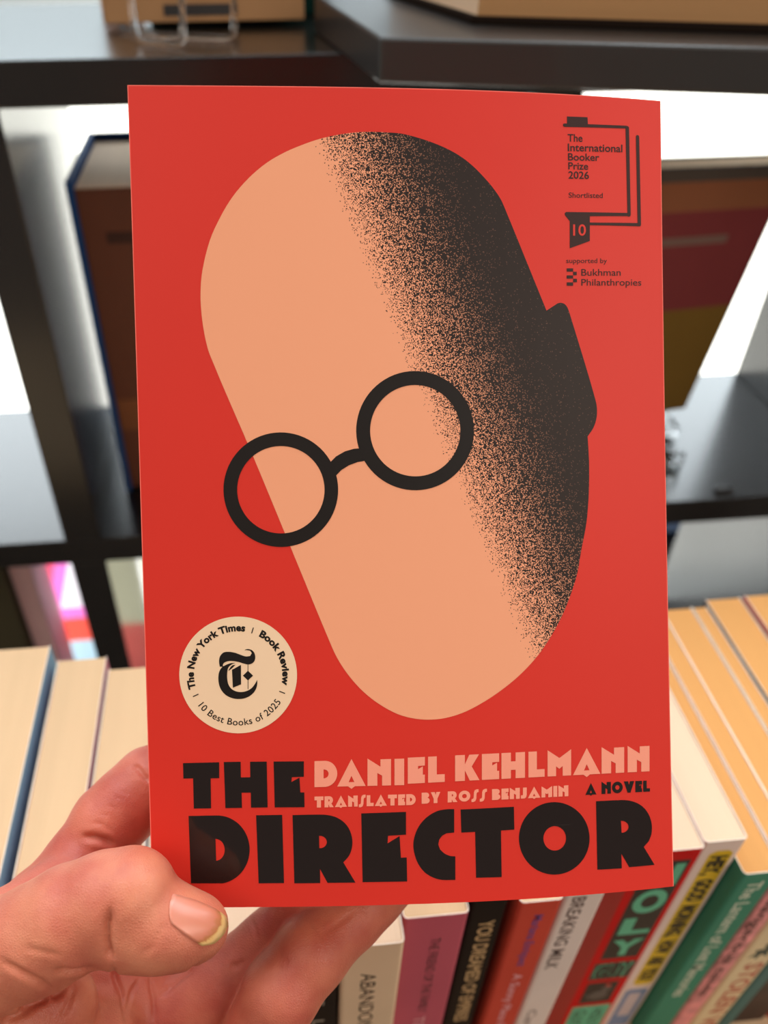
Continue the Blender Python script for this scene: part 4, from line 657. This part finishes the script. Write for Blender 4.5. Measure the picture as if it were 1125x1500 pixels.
CREASES = [(0.11, 0.14, [(-4.207, 9.095, -18.97), (-4.215, 9.059, -18.999), (-4.223, 9.024, -19.03), (-4.232, 8.989, -19.062), (-4.24, 8.956, -19.097), (-4.25, 8.923, -19.133), (-4.259, 8.891, -19.17), (-4.266, 8.865, -19.203), (-4.273, 8.84, -19.238), (-4.281, 8.815, -19.273), (-4.288, 8.79, -19.308), (-4.296, 8.765, -19.344), (-4.304, 8.741, -19.381), (-4.307, 8.714, -19.422), (-4.31, 8.687, -19.464), (-4.314, 8.66, -19.506), (-4.317, 8.634, -19.548), (-4.321, 8.608, -19.591), (-4.325, 8.582, -19.635), (-4.322, 8.555, -19.68), (-4.319, 8.53, -19.725), (-4.317, 8.504, -19.772), (-4.315, 8.479, -19.82), (-4.313, 8.455, -19.87), (-4.312, 8.432, -19.922), (-4.306, 8.418, -19.951), (-4.299, 8.406, -19.98), (-4.293, 8.393, -20.01), (-4.287, 8.381, -20.042), (-4.281, 8.369, -20.074), (-4.275, 8.358, -20.108)]), (0.1, 0.045, [(-4.196, 9.131, -18.942), (-4.205, 9.088, -18.974), (-4.214, 9.047, -19.009), (-4.223, 9.006, -19.046), (-4.233, 8.966, -19.085), (-4.243, 8.928, -19.126), (-4.254, 8.891, -19.17), (-4.262, 8.865, -19.203), (-4.27, 8.839, -19.238), (-4.278, 8.814, -19.273), (-4.287, 8.79, -19.308), (-4.295, 8.765, -19.344), (-4.304, 8.741, -19.381), (-4.307, 8.714, -19.422), (-4.31, 8.687, -19.464), (-4.314, 8.66, -19.506), (-4.317, 8.634, -19.548), (-4.321, 8.608, -19.591), (-4.325, 8.582, -19.635), (-4.322, 8.555, -19.68), (-4.319, 8.53, -19.725), (-4.317, 8.504, -19.772), (-4.315, 8.479, -19.82), (-4.313, 8.455, -19.87), (-4.312, 8.432, -19.922), (-4.304, 8.414, -19.96), (-4.297, 8.397, -20.0), (-4.289, 8.381, -20.042), (-4.283, 8.366, -20.086), (-4.276, 8.351, -20.132), (-4.27, 8.338, -20.181)]), (0.1, 0.06, [(-4.427, 14.027, -20.711), (-4.392, 14.005, -20.702), (-4.358, 13.984, -20.694), (-4.324, 13.965, -20.688), (-4.29, 13.946, -20.683), (-4.257, 13.928, -20.679), (-4.223, 13.912, -20.677), (-4.189, 13.863, -20.681), (-4.155, 13.816, -20.689), (-4.121, 13.771, -20.698), (-4.088, 13.728, -20.71), (-4.056, 13.686, -20.724), (-4.024, 13.645, -20.741), (-3.992, 13.62, -20.752), (-3.961, 13.595, -20.765), (-3.93, 13.571, -20.778), (-3.899, 13.548, -20.793), (-3.869, 13.525, -20.808), (-3.838, 13.503, -20.825)]), (0.16, 0.1, [(-5.81, 12.409, -21.535), (-5.744, 12.39, -21.521), (-5.679, 12.372, -21.51), (-5.615, 12.356, -21.502), (-5.552, 12.342, -21.497), (-5.489, 12.329, -21.495), (-5.427, 12.318, -21.495), (-5.377, 12.302, -21.505), (-5.327, 12.288, -21.517), (-5.277, 12.274, -21.531), (-5.229, 12.262, -21.548), (-5.18, 12.251, -21.566), (-5.132, 12.242, -21.587), (-5.076, 12.224, -21.624), (-5.021, 12.209, -21.666), (-4.967, 12.196, -21.712), (-4.913, 12.186, -21.763), (-4.861, 12.179, -21.82)]), (0.16, 0.1, [(-5.593, 8.334, -20.152), (-5.539, 8.327, -20.179), (-5.486, 8.322, -20.209), (-5.435, 8.318, -20.243), (-5.384, 8.316, -20.282), (-5.334, 8.316, -20.325), (-5.286, 8.319, -20.375), (-5.247, 8.324, -20.389), (-5.209, 8.33, -20.404), (-5.172, 8.337, -20.421), (-5.135, 8.346, -20.442), (-5.099, 8.357, -20.469), (-5.065, 8.369, -20.5), (-5.024, 8.385, -20.497), (-4.983, 8.399, -20.492), (-4.94, 8.411, -20.481), (-4.896, 8.42, -20.465), (-4.85, 8.427, -20.442), (-4.802, 8.429, -20.408)]), (0.09, 0.09, [(-6.874, 8.636, -20.061), (-6.789, 8.585, -20.064), (-6.707, 8.537, -20.074), (-6.627, 8.492, -20.09), (-6.55, 8.449, -20.112), (-6.475, 8.41, -20.141), (-6.401, 8.373, -20.176), (-6.329, 8.343, -20.209), (-6.259, 8.316, -20.249), (-6.19, 8.291, -20.294), (-6.123, 8.268, -20.345), (-6.058, 8.249, -20.404), (-5.995, 8.232, -20.47), (-5.959, 8.217, -20.544), (-5.925, 8.205, -20.628), (-5.894, 8.197, -20.722), (-5.866, 8.195, -20.831), (-5.845, 8.201, -20.961), (-5.834, 8.223, -21.133)]), (0.17, 0.09, [(-6.89, 8.159, -21.751), (-6.828, 8.191, -21.79), (-6.773, 8.231, -21.852), (-6.737, 8.296, -21.98), (-6.833, 8.527, -22.545), (-6.764, 8.556, -22.576), (-6.696, 8.587, -22.609), (-6.637, 8.621, -22.64), (-6.578, 8.656, -22.672), (-6.518, 8.692, -22.705), (-6.459, 8.728, -22.739), (-6.048, 8.283, -21.523), (-5.954, 8.266, -21.421), (-5.91, 8.301, -21.473), (-6.232, 8.855, -22.865), (-6.177, 8.881, -22.892), (-6.121, 8.906, -22.916), (-6.062, 8.926, -22.929), (-6.003, 8.948, -22.945)]), (0.1, 0.08, [(-7.25, 8.089, -22.005), (-7.211, 8.118, -22.068), (-7.181, 8.158, -22.159), (-7.178, 8.23, -22.336), (-7.154, 8.278, -22.45), (-7.103, 8.295, -22.479), (-7.049, 8.31, -22.501), (-6.971, 8.339, -22.525), (-6.894, 8.37, -22.552), (-6.818, 8.401, -22.582), (-6.742, 8.435, -22.615), (-6.666, 8.469, -22.651), (-6.591, 8.504, -22.689)]), (0.08, 0.08, [(-6.065, 8.358, -23.142), (-6.04, 8.4, -23.124), (-6.015, 8.441, -23.104), (-5.99, 8.483, -23.086), (-5.966, 8.526, -23.07), (-5.942, 8.57, -23.057), (-5.919, 8.615, -23.047), (-5.898, 8.684, -23.031), (-5.879, 8.756, -23.02), (-5.86, 8.83, -23.015), (-5.844, 8.906, -23.015), (-5.829, 8.986, -23.022), (-5.815, 9.069, -23.037)]), (0.1, 0.07, [(-4.27, 8.338, -20.181), (-4.272, 8.32, -20.278), (-4.278, 8.309, -20.394), (-4.292, 8.316, -20.553), (-5.14, 9.933, -24.722), (-5.128, 9.882, -24.769), (-5.115, 9.832, -24.817), (-5.088, 9.782, -24.87), (-5.06, 9.731, -24.919), (-5.032, 9.677, -24.963), (-5.002, 9.622, -25.001), (-4.971, 9.564, -25.033), (-4.939, 9.504, -25.059), (-4.912, 9.389, -25.059), (-4.88, 9.263, -25.028), (-4.845, 9.133, -24.98), (-4.812, 9.007, -24.944), (-4.784, 8.89, -24.929), (-4.759, 8.781, -24.932)]), (0.08, 0.06, [(-4.772, 8.894, -24.943), (-4.766, 9.01, -24.993), (-4.764, 9.137, -25.068), (-4.762, 9.264, -25.141), (-4.755, 9.383, -25.189), (-4.742, 9.491, -25.206), (-4.724, 9.592, -25.2), (-4.68, 9.661, -25.205), (-4.634, 9.728, -25.205), (-4.588, 9.795, -25.202), (-4.542, 9.864, -25.203), (-4.497, 9.935, -25.21)]), (0.09, 0.06, [(-4.239, 10.016, -25.373), (-4.231, 9.959, -25.38), (-4.223, 9.903, -25.388), (-4.216, 9.847, -25.399), (-4.198, 9.785, -25.418), (-4.181, 9.723, -25.438), (-4.164, 9.662, -25.461), (-4.148, 9.602, -25.485), (-4.132, 9.542, -25.511), (-4.116, 9.483, -25.537), (-4.11, 9.391, -25.574), (-4.104, 9.301, -25.616), (-4.099, 9.213, -25.661), (-4.095, 9.126, -25.71), (-4.092, 9.041, -25.764), (-4.089, 8.959, -25.824)]), (0.06, 0.07, [(-4.116, 9.483, -25.537), (-4.024, 9.547, -25.553), (-3.931, 9.611, -25.568), (-3.838, 9.674, -25.581), (-3.742, 9.735, -25.587), (-3.645, 9.792, -25.58), (-3.545, 9.842, -25.557), (-3.461, 9.895, -25.537), (-3.377, 9.949, -25.517), (-3.292, 10.003, -25.499), (-3.208, 10.057, -25.48), (-3.122, 10.109, -25.455), (-2.489, 8.331, -20.849), (-2.416, 8.32, -20.734), (-2.351, 8.336, -20.686), (-2.287, 8.355, -20.645), (-2.222, 8.372, -20.6), (-2.159, 8.396, -20.57), (-2.097, 8.423, -20.552)]), (0.04, 0.04, [(-6.203, 11.985, -21.696), (-6.146, 11.954, -21.687), (-6.091, 11.925, -21.682), (-6.038, 11.898, -21.681), (-5.985, 11.875, -21.686), (-5.934, 11.853, -21.694)]), (0.03, 0.08, [(-6.32, 8.746, -19.745), (-6.229, 8.713, -19.735), (-6.138, 8.68, -19.727), (-6.049, 8.649, -19.721), (-5.96, 8.62, -19.718), (-5.873, 8.591, -19.719), (-5.787, 8.565, -19.723), (-5.718, 8.547, -19.725), (-5.65, 8.53, -19.729), (-5.583, 8.515, -19.737), (-5.518, 8.501, -19.749), (-5.453, 8.49, -19.766), (-5.391, 8.481, -19.789)]), (0.03, 0.05, [(-5.487, 12.653, -21.26), (-5.433, 12.635, -21.257), (-5.38, 12.618, -21.256), (-5.328, 12.603, -21.258), (-5.277, 12.59, -21.262), (-5.226, 12.577, -21.268), (-5.176, 12.566, -21.277), (-5.126, 12.532, -21.303), (-5.077, 12.5, -21.333), (-5.028, 12.47, -21.365), (-4.981, 12.441, -21.401), (-4.934, 12.415, -21.441), (-4.888, 12.391, -21.484)]), (0.02, 0.03, [(-5.275, 12.835, -21.147), (-5.228, 12.82, -21.148), (-5.181, 12.806, -21.15), (-5.134, 12.792, -21.154), (-5.088, 12.779, -21.159), (-5.042, 12.767, -21.165), (-4.996, 12.756, -21.172)]), (0.02, 0.03, [(-5.065, 13.026, -21.044), (-5.012, 12.999, -21.047), (-4.959, 12.974, -21.051), (-4.906, 12.95, -21.058), (-4.854, 12.928, -21.067), (-4.803, 12.907, -21.077), (-4.752, 12.887, -21.09)]), (0.02, 0.03, [(-4.884, 13.218, -20.937), (-4.829, 13.19, -20.937), (-4.776, 13.164, -20.94), (-4.723, 13.139, -20.946), (-4.671, 13.116, -20.953), (-4.619, 13.094, -20.964), (-4.568, 13.075, -20.977)]), (0.02, 0.03, [(-4.734, 13.372, -20.87), (-4.675, 13.339, -20.874), (-4.616, 13.308, -20.88), (-4.558, 13.28, -20.891), (-4.501, 13.254, -20.904), (-4.445, 13.229, -20.919), (-4.389, 13.206, -20.938)]), (0.05, 0.06, [(-1.591, 9.221, -20.553), (-1.599, 9.155, -20.432), (-1.613, 9.118, -20.375)]), (0.02, 0.08, [(-3.59, 8.335, -19.853), (-3.537, 8.349, -19.821), (-3.484, 8.364, -19.791), (-3.431, 8.38, -19.764), (-3.379, 8.397, -19.74), (-3.327, 8.415, -19.716), (-3.275, 8.433, -19.694), (-3.238, 8.476, -19.649), (-3.202, 8.52, -19.609), (-3.167, 8.566, -19.572), (-3.132, 8.615, -19.539), (-3.097, 8.664, -19.51), (-3.064, 8.716, -19.484), (-3.031, 8.73, -19.487), (-2.999, 8.745, -19.491), (-2.966, 8.761, -19.494), (-2.934, 8.776, -19.498), (-2.902, 8.791, -19.503), (-2.869, 8.806, -19.507)]), (0.06, 0.07, [(-1.918, 9.987, -25.007), (-1.882, 9.976, -24.998), (-1.847, 9.965, -24.99), (-1.811, 9.955, -24.982), (-1.776, 9.944, -24.975), (-1.741, 9.934, -24.969), (-1.705, 9.924, -24.963), (-1.669, 9.939, -24.946), (-1.633, 9.954, -24.929), (-1.596, 9.968, -24.912), (-1.56, 9.982, -24.893), (-1.524, 9.996, -24.874), (-1.487, 10.009, -24.853)]), (0.03, 0.06, [(-1.302, 11.314, -24.957), (-1.261, 11.147, -24.752), (-1.227, 11.03, -24.656), (-1.194, 10.929, -24.594), (-1.162, 10.838, -24.551), (-1.132, 10.752, -24.522), (-1.12, 10.686, -24.511), (-1.108, 10.622, -24.506), (-1.096, 10.56, -24.504), (-1.085, 10.5, -24.507), (-1.074, 10.442, -24.513), (-1.063, 10.386, -24.522)]), (0.03, 0.06, [(-0.457, 9.679, -23.671), (-0.441, 9.648, -23.657), (-0.425, 9.618, -23.645), (-0.41, 9.588, -23.635), (-0.394, 9.559, -23.626), (-0.379, 9.531, -23.618), (-0.363, 9.503, -23.612), (-0.331, 9.471, -23.598), (-0.299, 9.44, -23.587), (-0.267, 9.409, -23.578), (-0.235, 9.38, -23.57), (-0.203, 9.351, -23.565), (-0.172, 9.323, -23.561)]), (0.02, 0.06, [(0.524, 10.488, -23.467), (0.531, 10.411, -23.429), (0.538, 10.338, -23.398), (0.546, 10.267, -23.373), (0.553, 10.199, -23.352), (0.561, 10.133, -23.336), (0.568, 10.069, -23.324)]), (0.025, 0.07, [(0.728, 9.86, -23.33), (0.808, 9.909, -23.349), (0.89, 9.961, -23.372), (0.971, 10.013, -23.398), (1.053, 10.066, -23.424), (1.136, 10.119, -23.45), (1.219, 10.171, -23.472), (1.321, 10.237, -23.493), (1.423, 10.303, -23.511), (1.526, 10.366, -23.522), (1.629, 10.427, -23.528), (1.732, 10.487, -23.533), (1.836, 10.549, -23.54)]), (0.02, 0.06, [(0.695, 10.063, -23.336), (0.715, 10.001, -23.333), (0.735, 9.942, -23.333), (0.755, 9.885, -23.336), (0.776, 9.828, -23.343), (0.796, 9.774, -23.353), (0.816, 9.721, -23.366)])]
NAIL_N = (14, 10)
NAIL = [(-2.817, 9.482, -19.375), (-2.836, 9.407, -19.356), (-2.857, 9.335, -19.343), (-2.878, 9.266, -19.334), (-2.882, 9.199, -19.34), (-2.885, 9.133, -19.351), (-2.887, 9.069, -19.364), (-2.886, 9.007, -19.381), (-2.871, 8.948, -19.405), (-2.857, 8.89, -19.431), (-2.843, 8.833, -19.46), (-2.729, 9.479, -19.441), (-2.745, 9.397, -19.417), (-2.762, 9.319, -19.401), (-2.786, 9.246, -19.391), (-2.793, 9.173, -19.392), (-2.8, 9.103, -19.399), (-2.808, 9.036, -19.409), (-2.814, 8.972, -19.425), (-2.807, 8.913, -19.444), (-2.802, 8.856, -19.466), (-2.797, 8.801, -19.49), (-2.64, 9.469, -19.493), (-2.652, 9.383, -19.47), (-2.667, 9.3, -19.452), (-2.692, 9.222, -19.44), (-2.703, 9.144, -19.439), (-2.715, 9.071, -19.443), (-2.729, 9.002, -19.451), (-2.741, 8.937, -19.465), (-2.743, 8.877, -19.482), (-2.747, 8.822, -19.501), (-2.751, 8.768, -19.522), (-2.549, 9.458, -19.54), (-2.559, 9.367, -19.519), (-2.571, 9.279, -19.5), (-2.598, 9.197, -19.487), (-2.612, 9.115, -19.484), (-2.629, 9.039, -19.485), (-2.65, 8.968, -19.492), (-2.668, 8.9, -19.505), (-2.679, 8.842, -19.519), (-2.692, 8.788, -19.535), (-2.705, 8.736, -19.554), (-2.459, 9.449, -19.595), (-2.465, 9.352, -19.57), (-2.475, 9.259, -19.55), (-2.504, 9.172, -19.535), (-2.522, 9.086, -19.53), (-2.543, 9.007, -19.53), (-2.57, 8.934, -19.535), (-2.595, 8.865, -19.548), (-2.615, 8.807, -19.559), (-2.637, 8.755, -19.572), (-2.66, 8.705, -19.587), (-2.368, 9.438, -19.645), (-2.371, 9.337, -19.62), (-2.378, 9.239, -19.6), (-2.41, 9.148, -19.585), (-2.432, 9.059, -19.579), (-2.458, 8.977, -19.579), (-2.492, 8.903, -19.582), (-2.523, 8.832, -19.594), (-2.551, 8.775, -19.602), (-2.583, 8.724, -19.611), (-2.615, 8.674, -19.622), (-2.279, 9.426, -19.697), (-2.278, 9.319, -19.67), (-2.282, 9.218, -19.651), (-2.317, 9.124, -19.636), (-2.341, 9.032, -19.631), (-2.373, 8.948, -19.631), (-2.412, 8.873, -19.633), (-2.45, 8.801, -19.644), (-2.487, 8.744, -19.649), (-2.528, 8.695, -19.653), (-2.568, 8.646, -19.659), (-2.192, 9.399, -19.745), (-2.188, 9.292, -19.722), (-2.189, 9.19, -19.706), (-2.225, 9.095, -19.693), (-2.253, 9.001, -19.689), (-2.289, 8.918, -19.688), (-2.334, 8.842, -19.69), (-2.377, 8.771, -19.699), (-2.422, 8.716, -19.699), (-2.471, 8.669, -19.699), (-2.519, 8.623, -19.7), (-2.104, 9.368, -19.783), (-2.097, 9.263, -19.771), (-2.095, 9.161, -19.759), (-2.134, 9.065, -19.749), (-2.164, 8.971, -19.747), (-2.205, 8.888, -19.747), (-2.256, 8.813, -19.749), (-2.304, 8.742, -19.757), (-2.357, 8.689, -19.754), (-2.414, 8.645, -19.748), (-2.471, 8.601, -19.744), (-2.017, 9.341, -19.83), (-2.006, 9.237, -19.824), (-2.002, 9.133, -19.817), (-2.042, 9.037, -19.809), (-2.076, 8.943, -19.809), (-2.121, 8.859, -19.809), (-2.177, 8.785, -19.811), (-2.232, 8.715, -19.819), (-2.293, 8.664, -19.813), (-2.358, 8.622, -19.801), (-2.423, 8.58, -19.79), (-1.931, 9.318, -19.887), (-1.917, 9.214, -19.887), (-1.909, 9.11, -19.884), (-1.951, 9.012, -19.877), (-1.988, 8.917, -19.876), (-2.038, 8.833, -19.876), (-2.099, 8.759, -19.877), (-2.16, 8.689, -19.884), (-2.228, 8.64, -19.875), (-2.302, 8.6, -19.857), (-2.375, 8.56, -19.839), (-1.849, 9.295, -19.954), (-1.831, 9.192, -19.962), (-1.82, 9.089, -19.965), (-1.863, 8.99, -19.959), (-1.903, 8.893, -19.957), (-1.956, 8.808, -19.954), (-2.023, 8.734, -19.951), (-2.089, 8.664, -19.955), (-2.165, 8.617, -19.94), (-2.246, 8.58, -19.917), (-2.327, 8.542, -19.892), (-1.775, 9.261, -20.028), (-1.753, 9.169, -20.058), (-1.739, 9.07, -20.074), (-1.782, 8.971, -20.066), (-1.823, 8.872, -20.059), (-1.879, 8.786, -20.049), (-1.95, 8.711, -20.039), (-2.02, 8.641, -20.036), (-2.102, 8.595, -20.012), (-2.19, 8.561, -19.98), (-2.278, 8.527, -19.949), (-1.703, 9.239, -20.125), (-1.678, 9.159, -20.187), (-1.661, 9.072, -20.227), (-1.704, 8.965, -20.203), (-1.745, 8.862, -20.186), (-1.804, 8.773, -20.165), (-1.878, 8.695, -20.142), (-1.951, 8.623, -20.13), (-2.04, 8.577, -20.092), (-2.135, 8.544, -20.047), (-2.229, 8.514, -20.008), (-1.634, 9.238, -20.271), (-1.605, 9.166, -20.353), (-1.589, 9.111, -20.468), (-1.626, 8.968, -20.363), (-1.668, 8.861, -20.336), (-1.729, 8.766, -20.298), (-1.806, 8.682, -20.255), (-1.884, 8.609, -20.234), (-1.978, 8.56, -20.176), (-2.079, 8.527, -20.114), (-2.18, 8.499, -20.065)]

def hand_mesh(step=.055):
    H = [(n, k, kg, [[np.array(p, np.float32) for p in c] for c in ch]) for n, k, kg, ch in HAND]
    allp = np.array([p for _, _, _, ch in H for c in ch for p in c])
    lo = (allp[:, :3]-allp[:, 3:]).min(0) - .4; hi = (allp[:, :3]+allp[:, 3:]).max(0) + .4
    ns = np.ceil((hi-lo)/step).astype(int) + 1
    ax = [lo[i] + step*np.arange(ns[i], dtype=np.float32) for i in range(3)]
    BIG = np.float32(2.0); tot = np.full(ns, BIG, np.float32)
    def smin(a, b, k):
        if k <= 0: return np.minimum(a, b)
        h = np.maximum(k-np.abs(a-b), 0)/k; return np.minimum(a, b) - h*h*k*.25
    for n, k, kg, ch in H:
        P = np.array([p for c in ch for p in c]); m = .9
        i0 = np.clip(((P[:, :3]-P[:, 3:]).min(0)-m-lo)/step, 0, None).astype(int); i1 = np.minimum(np.ceil(((P[:, :3]+P[:, 3:]).max(0)+m-lo)/step).astype(int)+1, ns)
        X, Y, Z = np.meshgrid(*[ax[i][i0[i]:i1[i]] for i in range(3)], indexing='ij', sparse=True)
        g = None
        for c in ch:
            for a, b in zip(c[:-1], c[1:]):
                ab = b[:3]-a[:3]; L2 = float(ab@ab)
                t = np.clip(((X-a[0])*ab[0] + (Y-a[1])*ab[1] + (Z-a[2])*ab[2])/L2, 0, 1)
                d = np.sqrt((X-a[0]-t*ab[0])**2 + (Y-a[1]-t*ab[1])**2 + (Z-a[2]-t*ab[2])**2) - (a[3] + (b[3]-a[3])*t)
                g = d if g is None else smin(g, d, k)
        sl = tuple(slice(i0[i], i1[i]) for i in range(3)); tot[sl] = smin(tot[sl], np.minimum(g, BIG), kg)
    # surface nets
    s = tot < 0
    cnt = np.zeros(ns-1, np.float32); acc = np.zeros(tuple(ns-1)+(3,), np.float32)
    corners = [(i, j, k) for i in (0, 1) for j in (0, 1) for k in (0, 1)]
    sub = lambda A, c: A[c[0]:A.shape[0]-1+c[0], c[1]:A.shape[1]-1+c[1], c[2]:A.shape[2]-1+c[2]]
    for c in corners:
        for axi in range(3):
            if c[axi]: continue
            c2 = list(c); c2[axi] = 1
            a, b = sub(tot, c), sub(tot, c2); x = (a < 0) != (b < 0)
            if not x.any(): continue
            t = np.where(x, a/np.where(x, a-b, 1), 0)
            for q in range(3): acc[..., q] += np.where(x, c[q] + (t if q == axi else 0), 0)
            cnt += x
    act = cnt > 0; idx = -np.ones(act.shape, np.int64); idx[act] = np.arange(act.sum())
    cell = np.argwhere(act); verts = lo + step*(cell + acc[act]/cnt[act][:, None])
    faces = []
    for axi in range(3):
        u, w = (axi+1) % 3, (axi+2) % 3
        a = np.take(s, range(0, ns[axi]-1), axi); b = np.take(s, range(1, ns[axi]), axi)
        e = np.argwhere(a != b)
        e = e[(e[:, u] > 0) & (e[:, w] > 0) & (e[:, u] < ns[u]-1) & (e[:, w] < ns[w]-1)]
        q = []
        for du, dw in ((1, 1), (0, 1), (0, 0), (1, 0)):
            k = e.copy(); k[:, u] -= du; k[:, w] -= dw; q.append(idx[k[:, 0], k[:, 1], k[:, 2]])
        q = np.stack(q, 1); fl = ~s[e[:, 0], e[:, 1], e[:, 2]]; q[fl] = q[fl][:, ::-1]; faces.append(q)
    return verts, np.concatenate(faces)
hv, hf = hand_mesh()
# drop the few loose or open cells, then relax the grid pattern
def relax(v, f, it, w=.5):
    n = len(v); e = np.concatenate([f[:, [0, 1]], f[:, [1, 2]], f[:, [2, 3]], f[:, [3, 0]]])
    for _ in range(it):
        acc = np.zeros_like(v); cn = np.zeros(n)
        for i, j in ((0, 1), (1, 0)): np.add.at(acc, e[:, i], v[e[:, j]]); np.add.at(cn, e[:, i], 1)
        v = v + w*(acc/np.maximum(cn, 1)[:, None] - v)
    return v
def normals(v, f):
    nn = np.cross(v[f[:, 2]]-v[f[:, 0]], v[f[:, 3]]-v[f[:, 1]]); out = np.zeros_like(v)
    for k in range(4): np.add.at(out, f[:, k], nn)
    return out/np.maximum(np.linalg.norm(out, axis=1), 1e-9)[:, None]
hv = relax(hv, hf, 5); hn = normals(hv, hf); push = np.zeros(len(hv))
for depth, width, pl in CREASES:
    pl = np.array(pl); d = np.full(len(hv), 9.0); near = np.where((hv > pl.min(0)-.5).all(1) & (hv < pl.max(0)+.5).all(1))[0]
    if not len(near): continue
    p = hv[near]; dd = np.full(len(near), 9.0); tp = np.zeros(len(near)); L = len(pl)-1
    for i, (a, b) in enumerate(zip(pl[:-1], pl[1:])):
        ab = b-a; t = np.clip((p-a)@ab/max(ab@ab, 1e-9), 0, 1); di = np.linalg.norm(p-a-t[:, None]*ab, axis=1)
        c = (i+t)/L; tp = np.where(di < dd, np.clip(np.minimum(c, 1-c)*4 + .12, 0, 1), tp); dd = np.minimum(dd, di)
    k = depth*np.exp(-(dd/width)**2) - .08*depth*np.exp(-((dd-2.2*width)/width)**2)
    push[near] = np.clip(push[near] + k*tp, -.03, .2)
hv = hv - hn*push[:, None]; hv = relax(hv, hf, 1, .4)
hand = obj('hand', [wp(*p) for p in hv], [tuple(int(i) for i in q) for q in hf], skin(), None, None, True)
# the palm and the undersides of the fingers are naturally redder than the thumb
def cone_dist(P, names):
    d = np.full(len(P), 9.0)
    for n, k, kg, ch in HAND:
        if n in names:
            for c in ch:
                for a, b in zip(c[:-1], c[1:]):
                    a, b = np.array(a), np.array(b); ab = b[:3]-a[:3]; t = np.clip((P-a[:3])@ab/(ab@ab), 0, 1)
                    d = np.minimum(d, np.linalg.norm(P-a[:3]-t[:, None]*ab, axis=1) - (a[3]+(b[3]-a[3])*t))
    return d
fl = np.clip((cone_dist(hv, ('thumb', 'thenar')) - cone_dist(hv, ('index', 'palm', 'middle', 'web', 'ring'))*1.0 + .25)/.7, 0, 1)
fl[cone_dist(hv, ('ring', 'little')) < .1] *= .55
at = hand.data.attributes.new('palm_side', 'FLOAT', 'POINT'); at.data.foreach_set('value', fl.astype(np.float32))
tag(hand, 'bare left hand gripping the red paperback, thumb in front and fingers behind', 'hand')
nu, nv = NAIL_N
def nail_material():
    m = bpy.data.materials.new('thumbnail'); m.use_nodes = True; t = m.node_tree; b = t.nodes['Principled BSDF']
    uv = nd(t, 'ShaderNodeUVMap', uv_map='nail'); sp = nd(t, 'ShaderNodeSeparateXYZ'); t.links.new(uv.outputs[0], sp.inputs[0])
    n = nd(t, 'ShaderNodeTexNoise', i_Scale=9.0, i_Detail=3.0); t.links.new(uv.outputs[0], n.inputs['Vector'])
    ad = nd(t, 'ShaderNodeMath', operation='MULTIPLY_ADD'); t.links.new(n.outputs['Fac'], ad.inputs[0]); ad.inputs[1].default_value = .16; t.links.new(sp.outputs['X'], ad.inputs[2])
    cr = nd(t, 'ShaderNodeValToRGB'); t.links.new(ad.outputs[0], cr.inputs[0]); e = cr.color_ramp.elements
    e[0].position = 0; e[0].color = srgb(214, 146, 124); e[1].position = 1; e[1].color = srgb(214, 172, 112)
    for p, c in ((.12, (204, 128, 106)), (.84, (196, 116, 90)), (.93, (176, 108, 62)), (.97, (214, 168, 104))):
        k = e.new(p); k.color = srgb(*c)
    t.links.new(cr.outputs[0], b.inputs['Base Color']); b.inputs['Roughness'].default_value = .28; b.inputs['Subsurface Weight'].default_value = .15
    b.inputs['Subsurface Scale'].default_value = .002; return m
nf = [(i*(nv+1)+j, (i+1)*(nv+1)+j, (i+1)*(nv+1)+j+1, i*(nv+1)+j+1) for i in range(nu) for j in range(nv)]
nail = obj('thumbnail', [wp(*p) for p in NAIL], nf, nail_material(), hand, None, True)
l = nail.data.uv_layers.new(name='nail')
for lp in nail.data.loops: l.data[lp.index].uv = ((lp.vertex_index // (nv+1))/nu, (lp.vertex_index % (nv+1))/nv)
sm = nail.modifiers.new('thickness', 'SOLIDIFY'); sm.thickness = .0006; sm.offset = -1 
tag(nail, 'pink thumbnail with a yellowed free edge')
